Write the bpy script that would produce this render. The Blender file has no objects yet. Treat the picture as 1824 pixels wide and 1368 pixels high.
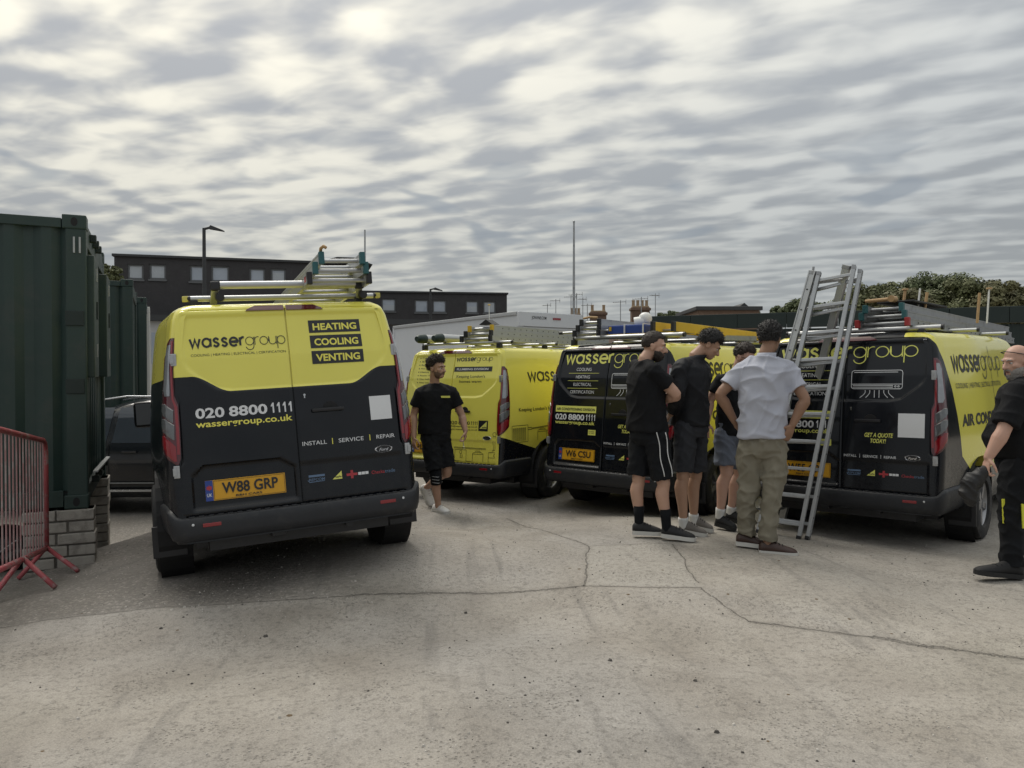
import bpy, bmesh, math, random
import numpy as np
from mathutils import Vector, Matrix, noise as mnoise
random.seed(7)
rng = np.random.default_rng(11)
SC = bpy.context.scene
COL = SC.collection
R = math.radians
# ------------------------------------------------------------------ camera
FPX, CAMZ, YH = 1359.0, 1.567, 663.3          # focal length in photo pixels, eye height, horizon row
cam_d = bpy.data.cameras.new('camera')
cam = bpy.data.objects.new('camera', cam_d)
COL.objects.link(cam)
cam_d.sensor_width = 36.0
cam_d.lens = 36.0 * FPX / 1824.0
cam_d.clip_end = 3000
cam_d.clip_start = 0.05
cam.location = (0, 0, CAMZ)
cam.rotation_euler = (R(90) - math.atan((684 - YH) / FPX), 0, 0)
SC.camera = cam
# ------------------------------------------------------------------ exposure
SC.view_settings.view_transform = 'Standard'
SC.view_settings.look = 'None'
SC.view_settings.exposure = 0.68
SC.view_settings.gamma = 1.0
SC.view_settings.use_curve_mapping = False
SC.cycles.max_bounces = 6
SC.cycles.diffuse_bounces = 3
SC.cycles.glossy_bounces = 3
SC.cycles.transmission_bounces = 4
SC.cycles.caustics_reflective = False
SC.cycles.caustics_refractive = False
SC.cycles.sample_clamp_indirect = 6.0
# ------------------------------------------------------------------ node helpers
class NT:
    def __init__(s, tree):
        s.t = tree; s.n = tree.nodes; s.l = tree.links
    def node(s, typ, **kw):
        n = s.n.new(typ)
        for k, v in kw.items():
            setattr(n, k, v)
        return n
    def put(s, sock, v):
        if v is None: return
        if isinstance(v, bpy.types.NodeSocket): s.l.new(v, sock)
        else: sock.default_value = v
    def m(s, op, a, b=None, c=None, clamp=False):
        n = s.node('ShaderNodeMath', operation=op, use_clamp=clamp)
        s.put(n.inputs[0], a); s.put(n.inputs[1], b); s.put(n.inputs[2], c)
        return n.outputs[0]
    def mix(s, f, a, b, typ='MIX'):
        n = s.node('ShaderNodeMix', data_type='RGBA', blend_type=typ)
        s.put(n.inputs[0], f)
        s.put(n.inputs[6], (*a, 1) if isinstance(a, tuple) and len(a) == 3 else a)
        s.put(n.inputs[7], (*b, 1) if isinstance(b, tuple) and len(b) == 3 else b)
        return n.outputs[2]
    def noise(s, vec, scale, detail=4, rough=.55, dist=0.0):
        n = s.node('ShaderNodeTexNoise')
        if vec is not None: s.l.new(vec, n.inputs['Vector'])
        n.inputs['Scale'].default_value = scale; n.inputs['Detail'].default_value = detail
        n.inputs['Roughness'].default_value = rough; n.inputs['Distortion'].default_value = dist
        return n.outputs['Fac']
    def ramp(s, f, stops, interp='LINEAR'):
        n = s.node('ShaderNodeValToRGB'); r = n.color_ramp; r.interpolation = interp
        while len(r.elements) < len(stops): r.elements.new(.5)
        for e, (p, c) in zip(r.elements, stops):
            e.position = p; e.color = (*c, 1) if len(c) == 3 else c
        s.put(n.inputs[0], f)
        return n.outputs[0]
    def smooth(s, x, a, b):
        n = s.node('ShaderNodeMapRange', interpolation_type='SMOOTHSTEP')
        s.put(n.inputs[0], x); n.inputs[1].default_value = a; n.inputs[2].default_value = b
        return n.outputs[0]
    def sep(s, v):
        n = s.node('ShaderNodeSeparateXYZ'); s.l.new(v, n.inputs[0]); return n.outputs
    def comb(s, x, y, z):
        n = s.node('ShaderNodeCombineXYZ')
        s.put(n.inputs[0], x); s.put(n.inputs[1], y); s.put(n.inputs[2], z); return n.outputs[0]
    def bump(s, h, strength=.3, dist=.01):
        n = s.node('ShaderNodeBump'); n.inputs['Strength'].default_value = strength
        n.inputs['Distance'].default_value = dist; s.l.new(h, n.inputs['Height']); return n.outputs[0]
# ------------------------------------------------------------------ sky and sun
SUN_AZ, SUN_EL = R(-34), R(55)                # azimuth from +Y towards +X
sdir = Vector((math.sin(SUN_AZ) * math.cos(SUN_EL), math.cos(SUN_AZ) * math.cos(SUN_EL), math.sin(SUN_EL)))
world = bpy.data.worlds.new('World'); SC.world = world; world.use_nodes = True
w = NT(world.node_tree); w.n.clear()
tc = w.node('ShaderNodeTexCoord').outputs['Generated']
sky = w.node('ShaderNodeTexSky', sky_type='NISHITA', sun_disc=False)
sky.sun_elevation = SUN_EL; sky.sun_rotation = SUN_AZ; sky.air_density = 1.2; sky.dust_density = 2.0
X, Y, Z = w.sep(tc)
zc = w.m('ADD', w.m('MAXIMUM', Z, 0.0), 0.075)
u = w.m('DIVIDE', X, zc); v = w.m('DIVIDE', Y, zc)
ca, sa = math.cos(R(-24)), math.sin(R(-24))
ub = w.m('ADD', w.m('MULTIPLY', u, ca), w.m('MULTIPLY', v, sa))       # along the cloud rows
vb = w.m('SUBTRACT', w.m('MULTIPLY', v, ca), w.m('MULTIPLY', u, sa))  # across the cloud rows
wn = w.node('ShaderNodeTexNoise'); w.l.new(w.comb(ub, vb, 8.0), wn.inputs['Vector'])
wn.inputs['Scale'].default_value = 1.1; wn.inputs['Detail'].default_value = 2.0; wn.inputs['Roughness'].default_value = .5
wr_, wg_, wb_ = w.sep(wn.outputs['Color'])
S1 = w.m('SINE', w.m('ADD', w.m('MULTIPLY', vb, 24.0), w.m('MULTIPLY', wr_, 20.0)))
S2 = w.m('SINE', w.m('ADD', w.m('ADD', w.m('MULTIPLY', ub, 15.0), w.m('MULTIPLY', vb, 6.0)), w.m('MULTIPLY', wg_, 22.0)))
cells = w.noise(w.comb(w.m('MULTIPLY', ub, 3.4), w.m('MULTIPLY', vb, 5.0), 1.0), 1.0, 3.5, .5, .25)
dens = w.m('ADD', w.m('ADD', cells, w.m('MULTIPLY', w.m('SUBTRACT', wb_, .5), .55)), w.m('ADD', w.m('MULTIPLY', S1, .095), w.m('MULTIPLY', S2, .055)))
dark = w.smooth(dens, .26, .72)
# small darker low clouds near the horizon
low = w.noise(w.comb(w.m('MULTIPLY', w.m('ARCTAN2', X, Y), 5.0), w.m('MULTIPLY', Z, 17.0), 2.0), 1.5, 2, .55, .3)
lowm = w.m('MULTIPLY', w.smooth(low, .57, .68), w.m('MULTIPLY', w.smooth(Z, .02, .09), w.m('SUBTRACT', 1.0, w.smooth(Z, .20, .33))))
glow = w.m('ADD', w.m('ADD', w.m('MULTIPLY', X, sdir.x), w.m('MULTIPLY', Y, sdir.y)), w.m('MULTIPLY', Z, sdir.z))
g2 = w.smooth(glow, .42, .92)
bright = w.mix(g2, (.345, .355, .35), (.56, .53, .44))
shade = w.mix(g2, (.215, .225, .233), (.235, .24, .245))
ccol = w.mix(dark, bright, shade)
ccol = w.mix(w.m('MULTIPLY', lowm, .75), ccol, (.165, .185, .21))
hz = w.smooth(Z, .0, .16)
ccol = w.mix(w.m('MULTIPLY', w.m('SUBTRACT', 1.0, hz), .72), ccol, w.mix(g2, (.30, .325, .345), (.47, .45, .385)))
# an overcast sky brightens steadily towards the zenith
zen = w.m('DIVIDE', w.m('ADD', 1.0, w.m('MULTIPLY', w.m('MAXIMUM', Z, 0.0), 2.0)), 1.42)
ccol = w.mix(1.0, ccol, w.comb(zen, zen, zen), 'MULTIPLY')
below = w.smooth(Z, -.06, .0)
ccol = w.mix(below, (.18, .175, .165), ccol)
SKY_K = 10.0
cs = w.mix(1.0, ccol, (SKY_K, SKY_K, SKY_K), 'MULTIPLY')
full = w.mix(0.94, sky.outputs[0], cs)
bg = w.node('ShaderNodeBackground'); w.l.new(full, bg.inputs[0]); bg.inputs[1].default_value = 0.1
out = w.node('ShaderNodeOutputWorld'); w.l.new(bg.outputs[0], out.inputs[0])
sun_d = bpy.data.lights.new('sun', 'SUN'); sun_d.energy = 1.15; sun_d.angle = R(30); sun_d.color = (1, .95, .87)
sun = bpy.data.objects.new('sun', sun_d); COL.objects.link(sun)
sun.rotation_euler = (-sdir).to_track_quat('-Z', 'Y').to_euler()
sun.location = (-6, 10, 12)
# ------------------------------------------------------------------ places: a photo pixel at a given distance
def at(px, py, d):
    return Vector(((px - 912) / FPX * d, d, CAMZ - (py - YH) / FPX * d))
# ------------------------------------------------------------------ ground relief
GP = np.array([  # x, y, height: the yard falls to the far left and rises a little in the middle
 (0,0,0),(0,-4,0),(-5,0,-.02),(5,0,0),(0,3,.03),(-3,3,-.01),(3,3,.02),(6,4,.0),(-6,4,-.12),(-7,7,-.25),(-3.9,6.8,-.15),(-4.5,8.7,-.42),
 (-2.63,5.89,.035),(-1.04,6.6,.125),(-3.81,8.56,-.14),(-2.22,9.27,-.02),(-.99,11.09,-.087),(.45,10.1,-.075),(1.01,9.97,-.07),(2.32,8.82,-.062),(3.15,8.49,-.036),(4.42,7.3,-.018),(1.32,6.7,.10),(1.62,6.93,.10),(2.05,7.3,.07),(2.1,6.35,.09),(2.6,7.0,.03),
 (3.7,5.75,.02),(-.9,8.75,-.04),(5.5,9.5,-.02),(4.5,11.0,-.07),
 (2.0,13.0,-.1),(9,9,-.05),(0,20,-.1),(10,20,-.1),(-9,13,-.5),(-5,11.3,-.48),(-3.3,11.4,-.42),(-6.5,11.5,-.5),(-5,14,-.45),(-14,22,-.45),(0,40,-.1),(-20,40,-.3),(20,40,-.1)], float)
_W = None
def gh(x, y):
    x = np.asarray(x, float); y = np.asarray(y, float)
    d2 = (x[..., None] - GP[:, 0]) ** 2 + (y[..., None] - GP[:, 1]) ** 2
    s2 = np.clip(.35 + .05 * GP[:, 1] ** 1.1 * (GP[:, 1] > 0), .35, 40) if False else np.where(GP[:, 1] < 12.5, .55, 14.0)
    k = np.exp(-d2 / (2 * s2)) + .02 * s2 / (d2 + s2) ** 1.0 * .2
    return (k * GP[:, 2]).sum(-1) / k.sum(-1)
_T = GP[:, 2].copy()
for _ in range(25): GP[:, 2] += .7 * (_T - gh(GP[:, 0], GP[:, 1]))      # make the relief pass through the measured points
def gz(x, y): return float(gh(x, y))
def onground(px, py):
    """the ground point seen at a photo pixel"""
    dx, dz = (px - 912) / FPX, -(py - YH) / FPX
    d = CAMZ / max(1e-4, -dz)
    for _ in range(40):
        d += .6 * ((CAMZ - gz(dx * d, d)) / -dz - d)
    return Vector((dx * d, d, gz(dx * d, d)))
# ------------------------------------------------------------------ materials
MATS = {}
def pmat(name, col, rough=.5, metal=0.0, var=.12, scale=6.0, bump=0.0, bscale=60.0, coat=0.0, spec=.5, dirt=None, emit=None, alpha=None, trans=0.0, rvar=.12, sub=0.0):
    if name in MATS: return MATS[name]
    m = bpy.data.materials.new(name); m.use_nodes = True; t = NT(m.node_tree); t.n.clear()
    o = t.node('ShaderNodeOutputMaterial'); b = t.node('ShaderNodeBsdfPrincipled'); t.l.new(b.outputs[0], o.inputs[0])
    oc = t.node('ShaderNodeTexCoord').outputs['Object']
    n1 = t.noise(oc, scale, 5, .6)
    c = t.mix(n1, tuple(max(0, x * (1 - var)) for x in col), tuple(min(1, x * (1 + var)) for x in col))
    if dirt is not None:
        n3 = t.smooth(t.noise(oc, dirt[1], 6, .65, .4), dirt[2], dirt[2] + .18)
        c = t.mix(t.m('MULTIPLY', n3, dirt[3]), c, dirt[0])
    t.l.new(c, b.inputs['Base Color'])
    n2 = t.noise(oc, scale * 3.1, 4, .6)
    t.l.new(t.m('ADD', t.m('MULTIPLY', t.m('SUBTRACT', n2, .5), rvar * 2), rough, clamp=True), b.inputs['Roughness'])
    b.inputs['Metallic'].default_value = metal
    b.inputs['Specular IOR Level'].default_value = spec
    if coat: b.inputs['Coat Weight'].default_value = coat; b.inputs['Coat Roughness'].default_value = .05
    if trans: b.inputs['Transmission Weight'].default_value = trans
    if sub:
        b.inputs['Subsurface Weight'].default_value = sub; b.inputs['Subsurface Radius'].default_value = (.02, .008, .004)
    if bump:
        t.l.new(t.bump(t.noise(oc, bscale, 5, .6), bump, .01), b.inputs['Normal'])
    m.diffuse_color = (*col, 1)
    MATS[name] = m
    return m
# ------------------------------------------------------------------ mesh builder
class MB:
    def __init__(s): s.v = []; s.f = []
    def add(s, vs, fs):
        o = len(s.v); s.v += [tuple(p) for p in vs]; s.f += [tuple(i + o for i in f) for f in fs]; return s
    def box(s, lo, hi, M=None, bev=0.0):
        x0, y0, z0 = lo; x1, y1, z1 = hi
        if bev:
            bm = bmesh.new(); bmesh.ops.create_cube(bm, size=1)
            for q in bm.verts: q.co = Vector(((x0 + x1) / 2 + q.co.x * (x1 - x0), (y0 + y1) / 2 + q.co.y * (y1 - y0), (z0 + z1) / 2 + q.co.z * (z1 - z0)))
            bmesh.ops.bevel(bm, geom=bm.edges[:] + bm.verts[:], offset=bev, segments=2, profile=.6, affect='EDGES')
            bm.verts.index_update(); vs = [q.co.copy() for q in bm.verts]; fs = [[q.index for q in f.verts] for f in bm.faces]; bm.free()
        else:
            vs = [Vector(p) for p in ((x0,y0,z0),(x1,y0,z0),(x1,y1,z0),(x0,y1,z0),(x0,y0,z1),(x1,y0,z1),(x1,y1,z1),(x0,y1,z1))]
            fs = [(0,3,2,1),(4,5,6,7),(0,1,5,4),(1,2,6,5),(2,3,7,6),(3,0,4,7)]
        if M is not None: vs = [M @ p for p in vs]
        return s.add(vs, fs)
    def tube(s, pts, r, n=10, cap=True, flat=1.0):
        pts = [Vector(p) for p in pts]; rs = r if isinstance(r, (list, tuple)) else [r] * len(pts)
        vs = []; fs = []; up = None
        for i, p in enumerate(pts):
            d = (pts[min(i + 1, len(pts) - 1)] - pts[max(i - 1, 0)]).normalized()
            if up is None: up = Vector((0, 0, 1)) if abs(d.z) < .9 else Vector((0, 1, 0))
            a = d.cross(up).normalized(); b = a.cross(d).normalized(); up = b
            for k in range(n):
                t = 2 * math.pi * k / n; vs.append(p + (a * math.cos(t) + b * math.sin(t) * flat) * rs[i])
        for i in range(len(pts) - 1):
            for k in range(n):
                fs.append((i * n + k, i * n + (k + 1) % n, (i + 1) * n + (k + 1) % n, (i + 1) * n + k))
        if cap: fs += [tuple(range(n))[::-1], tuple((len(pts) - 1) * n + k for k in range(n))]
        return s.add(vs, fs)
    def bar(s, a, b, wx, wz, up=(0, 0, 1), bev=0.0):
        a = Vector(a); b = Vector(b); d = (b - a); L = d.length; d.normalize(); up = Vector(up)
        x = d.cross(up).normalized(); z = x.cross(d).normalized()
        M = Matrix((( x.x, d.x, z.x, a.x), (x.y, d.y, z.y, a.y), (x.z, d.z, z.z, a.z), (0, 0, 0, 1)))
        return s.box((-wx / 2, 0, -wz / 2), (wx / 2, L, wz / 2), M, bev)
    def lathe(s, prof, M, n=28, arc=2 * math.pi):
        vs = []; fs = []; full = abs(arc - 2 * math.pi) < 1e-6; m = n if full else n + 1
        for (r, h) in prof:
            for k in range(m):
                t = arc * k / n; vs.append(M @ Vector((r * math.cos(t), r * math.sin(t), h)))
        for i in range(len(prof) - 1):
            for k in range(n):
                j = (k + 1) % m; fs.append((i * m + k, i * m + j, (i + 1) * m + j, (i + 1) * m + k))
        return s.add(vs, fs)
    def poly(s, pts): return s.add(pts, [tuple(range(len(pts)))])
    def prism(s, pts, d):
        n = len(pts); d = Vector(d); a = [Vector(p) for p in pts]; b = [p + d for p in a]
        return s.add(a + b, [tuple(range(n))[::-1], tuple(range(n, 2 * n))] + [(i, (i + 1) % n, n + (i + 1) % n, n + i) for i in range(n)])
    def mesh(s, name, smooth=False, fix=True):
        me = bpy.data.meshes.new(name); me.from_pydata(s.v, [], s.f); me.update()
        if fix:
            bm = bmesh.new(); bm.from_mesh(me); bmesh.ops.recalc_face_normals(bm, faces=bm.faces[:]); bm.to_mesh(me); bm.free()
        if smooth: set_smooth(me, smooth)
        return me
    def build(s, name, mat, parent=None, smooth=False, fix=True):
        return mobj(name, s.mesh(name, smooth, fix), mat, parent)
def set_smooth(me, ang=True):
    me.polygons.foreach_set('use_smooth', [True] * len(me.polygons))
    if ang is not True:
        try: me.set_sharp_from_angle(angle=R(ang))
        except Exception: pass
def mobj(name, me, mat, parent=None, kind=None):
    o = bpy.data.objects.new(name, me); COL.objects.link(o)
    if mat is not None:
        for mm in (mat if isinstance(mat, (list, tuple)) else [mat]): me.materials.append(mm)
    if parent is not None: o.parent = parent
    if kind: o['kind'] = kind
    return o
def thing(name, label, cat, loc=(0, 0, 0), rotz=0.0, group=None):
    o = bpy.data.objects.new(name, None); COL.objects.link(o); o.empty_display_size = .2
    o.location = loc; o.rotation_euler = (0, 0, rotz); o['label'] = label; o['category'] = cat
    if group: o['group'] = group
    return o
def tag(o, label, cat, group=None):
    o['label'] = label; o['category'] = cat
    if group: o['group'] = group
    return o
def copy_tree(o, parent=None):
    c = o.copy(); COL.objects.link(c); c.parent = parent
    for ch in list(o.children): copy_tree(ch, c)
    return c
def evaluated(o):
    dg = bpy.context.evaluated_depsgraph_get(); dg.update()
    me = bpy.data.meshes.new_from_object(o.evaluated_get(dg), depsgraph=dg)
    return me
# ================================================================== the yard ground
def make_ground():
    def axis(lo, hi, dense):
        a = [lo]
        while a[-1] < hi:
            d = min(abs(a[-1] - dense[0]), abs(a[-1] - dense[1])) if not dense[0] < a[-1] < dense[1] else 0
            a.append(a[-1] + .07 + d * .12)
        return np.array(a)
    xs = axis(-400, 400, (-5.5, 5.5)); ys = axis(-30, 700, (.8, 9.5))
    gx, gy = np.meshgrid(xs, ys)
    z = gh(gx, gy)
    nz = np.array([[mnoise.noise((x * .9, y * .9, 0)) * .012 + mnoise.noise((x * 3.1, y * 3.1, 5)) * .004 if abs(x) < 8 and -1 < y < 14 else 0 for x in xs] for y in ys])
    z = z + nz
    far = np.clip((np.hypot(gx, gy) - 45) / 60, 0, 1)
    z = z * (1 - far) + (-.3) * far
    V = np.stack([gx, gy, z], -1).reshape(-1, 3); nx, ny = len(xs), len(ys)
    idx = np.arange(nx * ny).reshape(ny, nx)
    F = np.stack([idx[:-1, :-1], idx[:-1, 1:], idx[1:, 1:], idx[1:, :-1]], -1).reshape(-1, 4)
    me = bpy.data.meshes.new('ground'); me.from_pydata(V.tolist(), [], F.tolist()); me.update(); set_smooth(me)
    return me
def ground_mat():
    m = bpy.data.materials.new('yard_concrete'); m.use_nodes = True; t = NT(m.node_tree); t.n.clear()
    o = t.node('ShaderNodeOutputMaterial'); b = t.node('ShaderNodeBsdfPrincipled'); t.l.new(b.outputs[0], o.inputs[0])
    oc = t.node('ShaderNodeTexCoord').outputs['Object']
    X, Y, Z = t.sep(oc)
    n_mid = t.noise(oc, 1.7, 4, .6, .4); n_fine = t.noise(oc, 26.0, 3, .72); n_grit = t.noise(oc, 120.0, 2, .7)
    wob = t.noise(oc, 2.2, 5, .68)
    wx = t.m('ADD', X, t.m('MULTIPLY', t.m('SUBTRACT', wob, .5), .13))
    wy = t.m('ADD', Y, t.m('MULTIPLY', t.m('SUBTRACT', t.noise(t.comb(Y, X, Z), 2.4, 5, .68), .5), .12))
    def seg(a, c):     # distance to a segment (jagged by the warped coordinates)
        ax, ay = a; dx, dy = c[0] - ax, c[1] - ay; L2 = dx * dx + dy * dy
        px = t.m('SUBTRACT', wx, ax); py = t.m('SUBTRACT', wy, ay)
        h = t.m('DIVIDE', t.m('ADD', t.m('MULTIPLY', px, dx), t.m('MULTIPLY', py, dy)), L2, clamp=True)
        ex = t.m('SUBTRACT', px, t.m('MULTIPLY', h, dx)); ey = t.m('SUBTRACT', py, t.m('MULTIPLY', h, dy))
        return t.m('SQRT', t.m('ADD', t.m('MULTIPLY', ex, ex), t.m('MULTIPLY', ey, ey)))
    def side(a, c, lo, hi):   # smooth step across the infinite line a-c
        dx, dy = c[0] - a[0], c[1] - a[1]; L = math.hypot(dx, dy)
        s = t.m('DIVIDE', t.m('SUBTRACT', t.m('MULTIPLY', t.m('SUBTRACT', wy, a[1]), dx), t.m('MULTIPLY', t.m('SUBTRACT', wx, a[0]), dy)), L)
        return t.smooth(s, lo, hi)
    def G(px, py): p = onground(px, py); return (p.x, p.y)
    pts = dict(A=G(-60, 1130), B=G(620, 1062), C=G(1040, 1046), D=G(1250, 1050), E=G(1335, 1108), F=G(1560, 1138), H=G(1900, 1186), I=G(1048, 975), J=G(905, 925), K=G(1200, 970), L=G(1245, 1040))
    cracks = [('A', 'B', .003), ('B', 'C', .008), ('C', 'D', .004), ('D', 'E', .003), ('E', 'F', .006), ('F', 'H', .014), ('C', 'I', .004), ('I', 'J', .004), ('I', 'K', .002), ('K', 'L', .003)]
    cr = None
    for a, c, wd in cracks:
        d = t.m('DIVIDE', seg(pts[a], pts[c]), wd)
        cr = d if cr is None else t.m('MINIMUM', cr, d)
    wv = n_mid
    crm = t.m('SUBTRACT', 1.0, t.smooth(t.m('ADD', cr, t.m('MULTIPLY', t.m('SUBTRACT', n_fine, .5), 7.0)), .2, 1.6))
    halo = t.m('SUBTRACT', 1.0, t.smooth(cr, .5, 11.0))
    # base tones
    n_big = t.noise(oc, .42, 2, .55)
    base = t.ramp(n_mid, [(.28, (.33, .305, .272)), (.5, (.415, .39, .352)), (.72, (.50, .475, .435))])
    base = t.mix(t.m('MULTIPLY', t.smooth(n_big, .40, .62), .75), base, t.ramp(n_mid, [(.3, (.305, .295, .28)), (.7, (.435, .425, .41))]))
    # the worn, stonier strip left of the joint A-B and under the first van
    left = side(pts['A'], pts['B'], -.03, .05)
    left = t.m('MULTIPLY', left, t.m('SUBTRACT', 1.0, t.smooth(t.m('ADD', X, t.m('MULTIPLY', wob, 1.2)), -1.3, .1)))
    vs_ = t.node('ShaderNodeTexVoronoi'); t.l.new(oc, vs_.inputs['Vector']); vs_.inputs['Scale'].default_value = 34.0
    stone = t.mix(t.smooth(vs_.outputs['Distance'], .15, .55), t.ramp(t.sep(vs_.outputs['Color'])[0], [(.1, (.19, .176, .158)), (.5, (.34, .317, .287)), (.9, (.52, .487, .445))]), (.15, .139, .124))
    base = t.mix(t.m('MULTIPLY', left, .55), base, stone)
    # cleaner paler slab beyond the joint on the right
    right = t.m('MULTIPLY', side(pts['D'], pts['F'], .0, .15), t.smooth(X, .8, 1.7))
    base = t.mix(t.m('MULTIPLY', right, .55), base, t.ramp(n_mid, [(.3, (.42, .395, .35)), (.7, (.53, .505, .455))]))
    slab = t.m('MULTIPLY', t.m('MULTIPLY', side(pts['C'], pts['D'], -.02, .03), t.m('SUBTRACT', 1.0, side(pts['I'], pts['K'], -.02, .03))), t.m('MULTIPLY', t.m('SUBTRACT', 1.0, side(pts['C'], pts['I'], -.02, .03)), side(pts['L'], pts['K'], -.02, .03)))
    base = t.mix(t.m('MULTIPLY', slab, .6), base, (.47, .455, .42))
    # stains: dark oil, tyre scuffs, damp
    oil = t.smooth(t.noise(t.comb(X, t.m('MULTIPLY', Y, 1.6), 4.0), .9, 4, .66, .6), .56, .74)
    base = t.mix(t.m('MULTIPLY', oil, .34), base, (.20, .186, .168))
    scuff = t.smooth(t.noise(t.comb(t.m('MULTIPLY', t.m('ADD', X, t.m('MULTIPLY', Y, .12)), 6.0), t.m('MULTIPLY', Y, .55), 9.0), 1.0, 3, .6, .3), .56, .72)
    base = t.mix(t.m('MULTIPLY', scuff, .38), base, (.16, .155, .15))
    moss = t.smooth(t.m('SUBTRACT', 1.0, n_big), .55, .70)
    base = t.mix(t.m('MULTIPLY', moss, .10), base, (.27, .285, .205))
    # pits and grit
    vor = t.node('ShaderNodeTexVoronoi'); t.l.new(oc, vor.inputs['Vector']); vor.inputs['Scale'].default_value = 46.0
    pit = t.m('SUBTRACT', 1.0, t.smooth(vor.outputs['Distance'], .10, .34))
    pitm = t.m('MULTIPLY', pit, t.smooth(wob, .44, .62))
    base = t.mix(t.m('MULTIPLY', pitm, .34), base, (.15, .138, .122))
    vor2 = t.node('ShaderNodeTexVoronoi'); t.l.new(oc, vor2.inputs['Vector']); vor2.inputs['Scale'].default_value = 95.0
    speck = t.m('MULTIPLY', t.m('SUBTRACT', 1.0, t.smooth(vor2.outputs['Distance'], .06, .2)), t.smooth(n_fine, .5, .62))
    base = t.mix(t.m('MULTIPLY', speck, .45), base, (.62, .6, .56))
    base = t.mix(t.m('MULTIPLY', t.smooth(n_fine, .46, .72), .5), base, (.14, .132, .12))
    g = t.m('ADD', .50, t.m('MULTIPLY', n_grit, 1.0))
    base = t.mix(1.0, base, t.comb(g, g, g), 'MULTIPLY')
    base = t.mix(t.m('MULTIPLY', halo, .22), base, (.17, .155, .135))
    base = t.mix(t.m('MULTIPLY', crm, .42), base, (.09, .082, .072))
    base = t.mix(1.0, base, (.76, .738, .715), 'MULTIPLY')
    t.l.new(base, b.inputs['Base Color'])
    t.l.new(t.m('ADD', .72, t.m('MULTIPLY', t.m('SUBTRACT', n_mid, .5), .3)), b.inputs['Roughness'])
    b.inputs['Specular IOR Level'].default_value = .35
    h = t.m('ADD', t.m('MULTIPLY', n_fine, .6), t.m('MULTIPLY', n_grit, .3))
    h = t.m('SUBTRACT', h, t.m('MULTIPLY', pitm, .7)); h = t.m('SUBTRACT', h, t.m('MULTIPLY', crm, 2.4))
    h = t.m('ADD', h, t.m('MULTIPLY', t.m('MULTIPLY', left, n_fine), 1.2))
    t.l.new(t.bump(h, .8, .014), b.inputs['Normal'])
    return m
ground = mobj('ground', make_ground(), ground_mat(), kind='structure')

# loose grit, stones and dead leaves on the concrete
def scatter(name, n, size, mat, flat, seed):
    rs = random.Random(seed); vs = []; fs = []
    for k in range(n):
        y = 2.0 + 7.5 * rs.random() ** 1.1; x = rs.uniform(-.62, .66) * y + rs.gauss(0, .2)
        if mnoise.noise((x * .8, y * .8, seed)) < -.1: continue
        s_ = size * rs.uniform(.4, 1.2) * (1 + .8 * (rs.random() < .08)); z = gz(x, y) + mnoise.noise((x * .9, y * .9, 0)) * .012 + mnoise.noise((x * 3.1, y * 3.1, 5)) * .004; a = rs.uniform(0, 6.28); o = len(vs)
        pts = [(math.cos(a + t) * s_ * rs.uniform(.7, 1.1), math.sin(a + t) * s_ * rs.uniform(.5, 1.0)) for t in (0, 1.25, 2.5, 3.8, 5.0)]
        vs += [(x + p[0], y + p[1], z - .001) for p in pts] + [(x + p[0] * .55, y + p[1] * .55, z + s_ * flat * rs.uniform(.6, 1.1)) for p in pts]
        fs += [tuple(o + 5 + i for i in range(5))] + [(o + i, o + (i + 1) % 5, o + 5 + (i + 1) % 5, o + 5 + i) for i in range(5)]
    o = MB().add(vs, fs).build(name, mat); o['kind'] = 'stuff'; o['label'] = 'loose ' + name.replace('_', ' ') + ' scattered over the concrete yard'; o['category'] = 'ground litter'
scatter('pale_grit', 2600, .006, pmat('pale_stone', (.46, .43, .39), .9, var=.35, scale=3), .8, 3)
scatter('dark_stones', 900, .008, pmat('dark_stone', (.085, .078, .07), .9, var=.4, scale=3), .7, 5)
scatter('dead_leaves', 110, .016, pmat('dead_leaf', (.11, .075, .04), .9, var=.4, scale=3), .12, 9)
# ================================================================== the panel vans
def lerp(x, a, b): return np.interp(x, a, b)
def sstep(x, a, b):
    t = np.clip((np.asarray(x, float) - a) / (b - a), 0, 1); return t * t * (3 - 2 * t)
ZK = [.28, .36, .50, .62, .80, 1.0, 1.2, 1.4, 1.57, 1.72, 1.85, 1.92, 1.955, 1.975]
WK = [.80, .83, .845, .85, .855, .855, .845, .825, .805, .785, .765, .735, .68, .46]
LZ = [.28, .5, .82, 1.1, 1.57, 1.9, 1.93, 1.955, 1.975]; LY = [-.02, 0, .03, .055, .115, .2, .222, .262, .40]
FZ = [.28, .36, .5, .62, .8, .95, 1.08, 1.2, 1.9, 1.955, 1.975]; FY = [4.84, 4.92, 4.97, 4.97, 4.93, 4.82, 4.5, 4.12, 3.18, 3.0, 2.6]
RC = .09
def vW(z): return float(lerp(z, ZK, WK))
def rearY(x, z): return float(lerp(z, LZ, LY)) + .022 * (x / .8) ** 2
def sideX(y, z): return vW(z) + .115 * float(sstep(y, .05, 1.3))
def vP(uu, z, off=0.0):
    """point on the rear wrap-round surface at developed distance uu from the centre line; off pushes it outwards"""
    s = 1 if uu >= 0 else -1; a = abs(uu); wv = vW(z); fl = wv - RC; arc = RC * math.pi / 2; yb = rearY(fl, z)
    if a <= fl: x, y, nx, ny = a, rearY(a, z), 0, -1
    elif a <= fl + arc:
        t = (a - fl) / RC; x, y, nx, ny = fl + RC * math.sin(t), yb + RC * (1 - math.cos(t)), math.sin(t), -math.cos(t)
    else:
        y = yb + RC + (a - fl - arc); x = sideX(y, z); nx, ny = 1, 0
    return Vector((s * (x + nx * off), y + ny * off, z))
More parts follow.
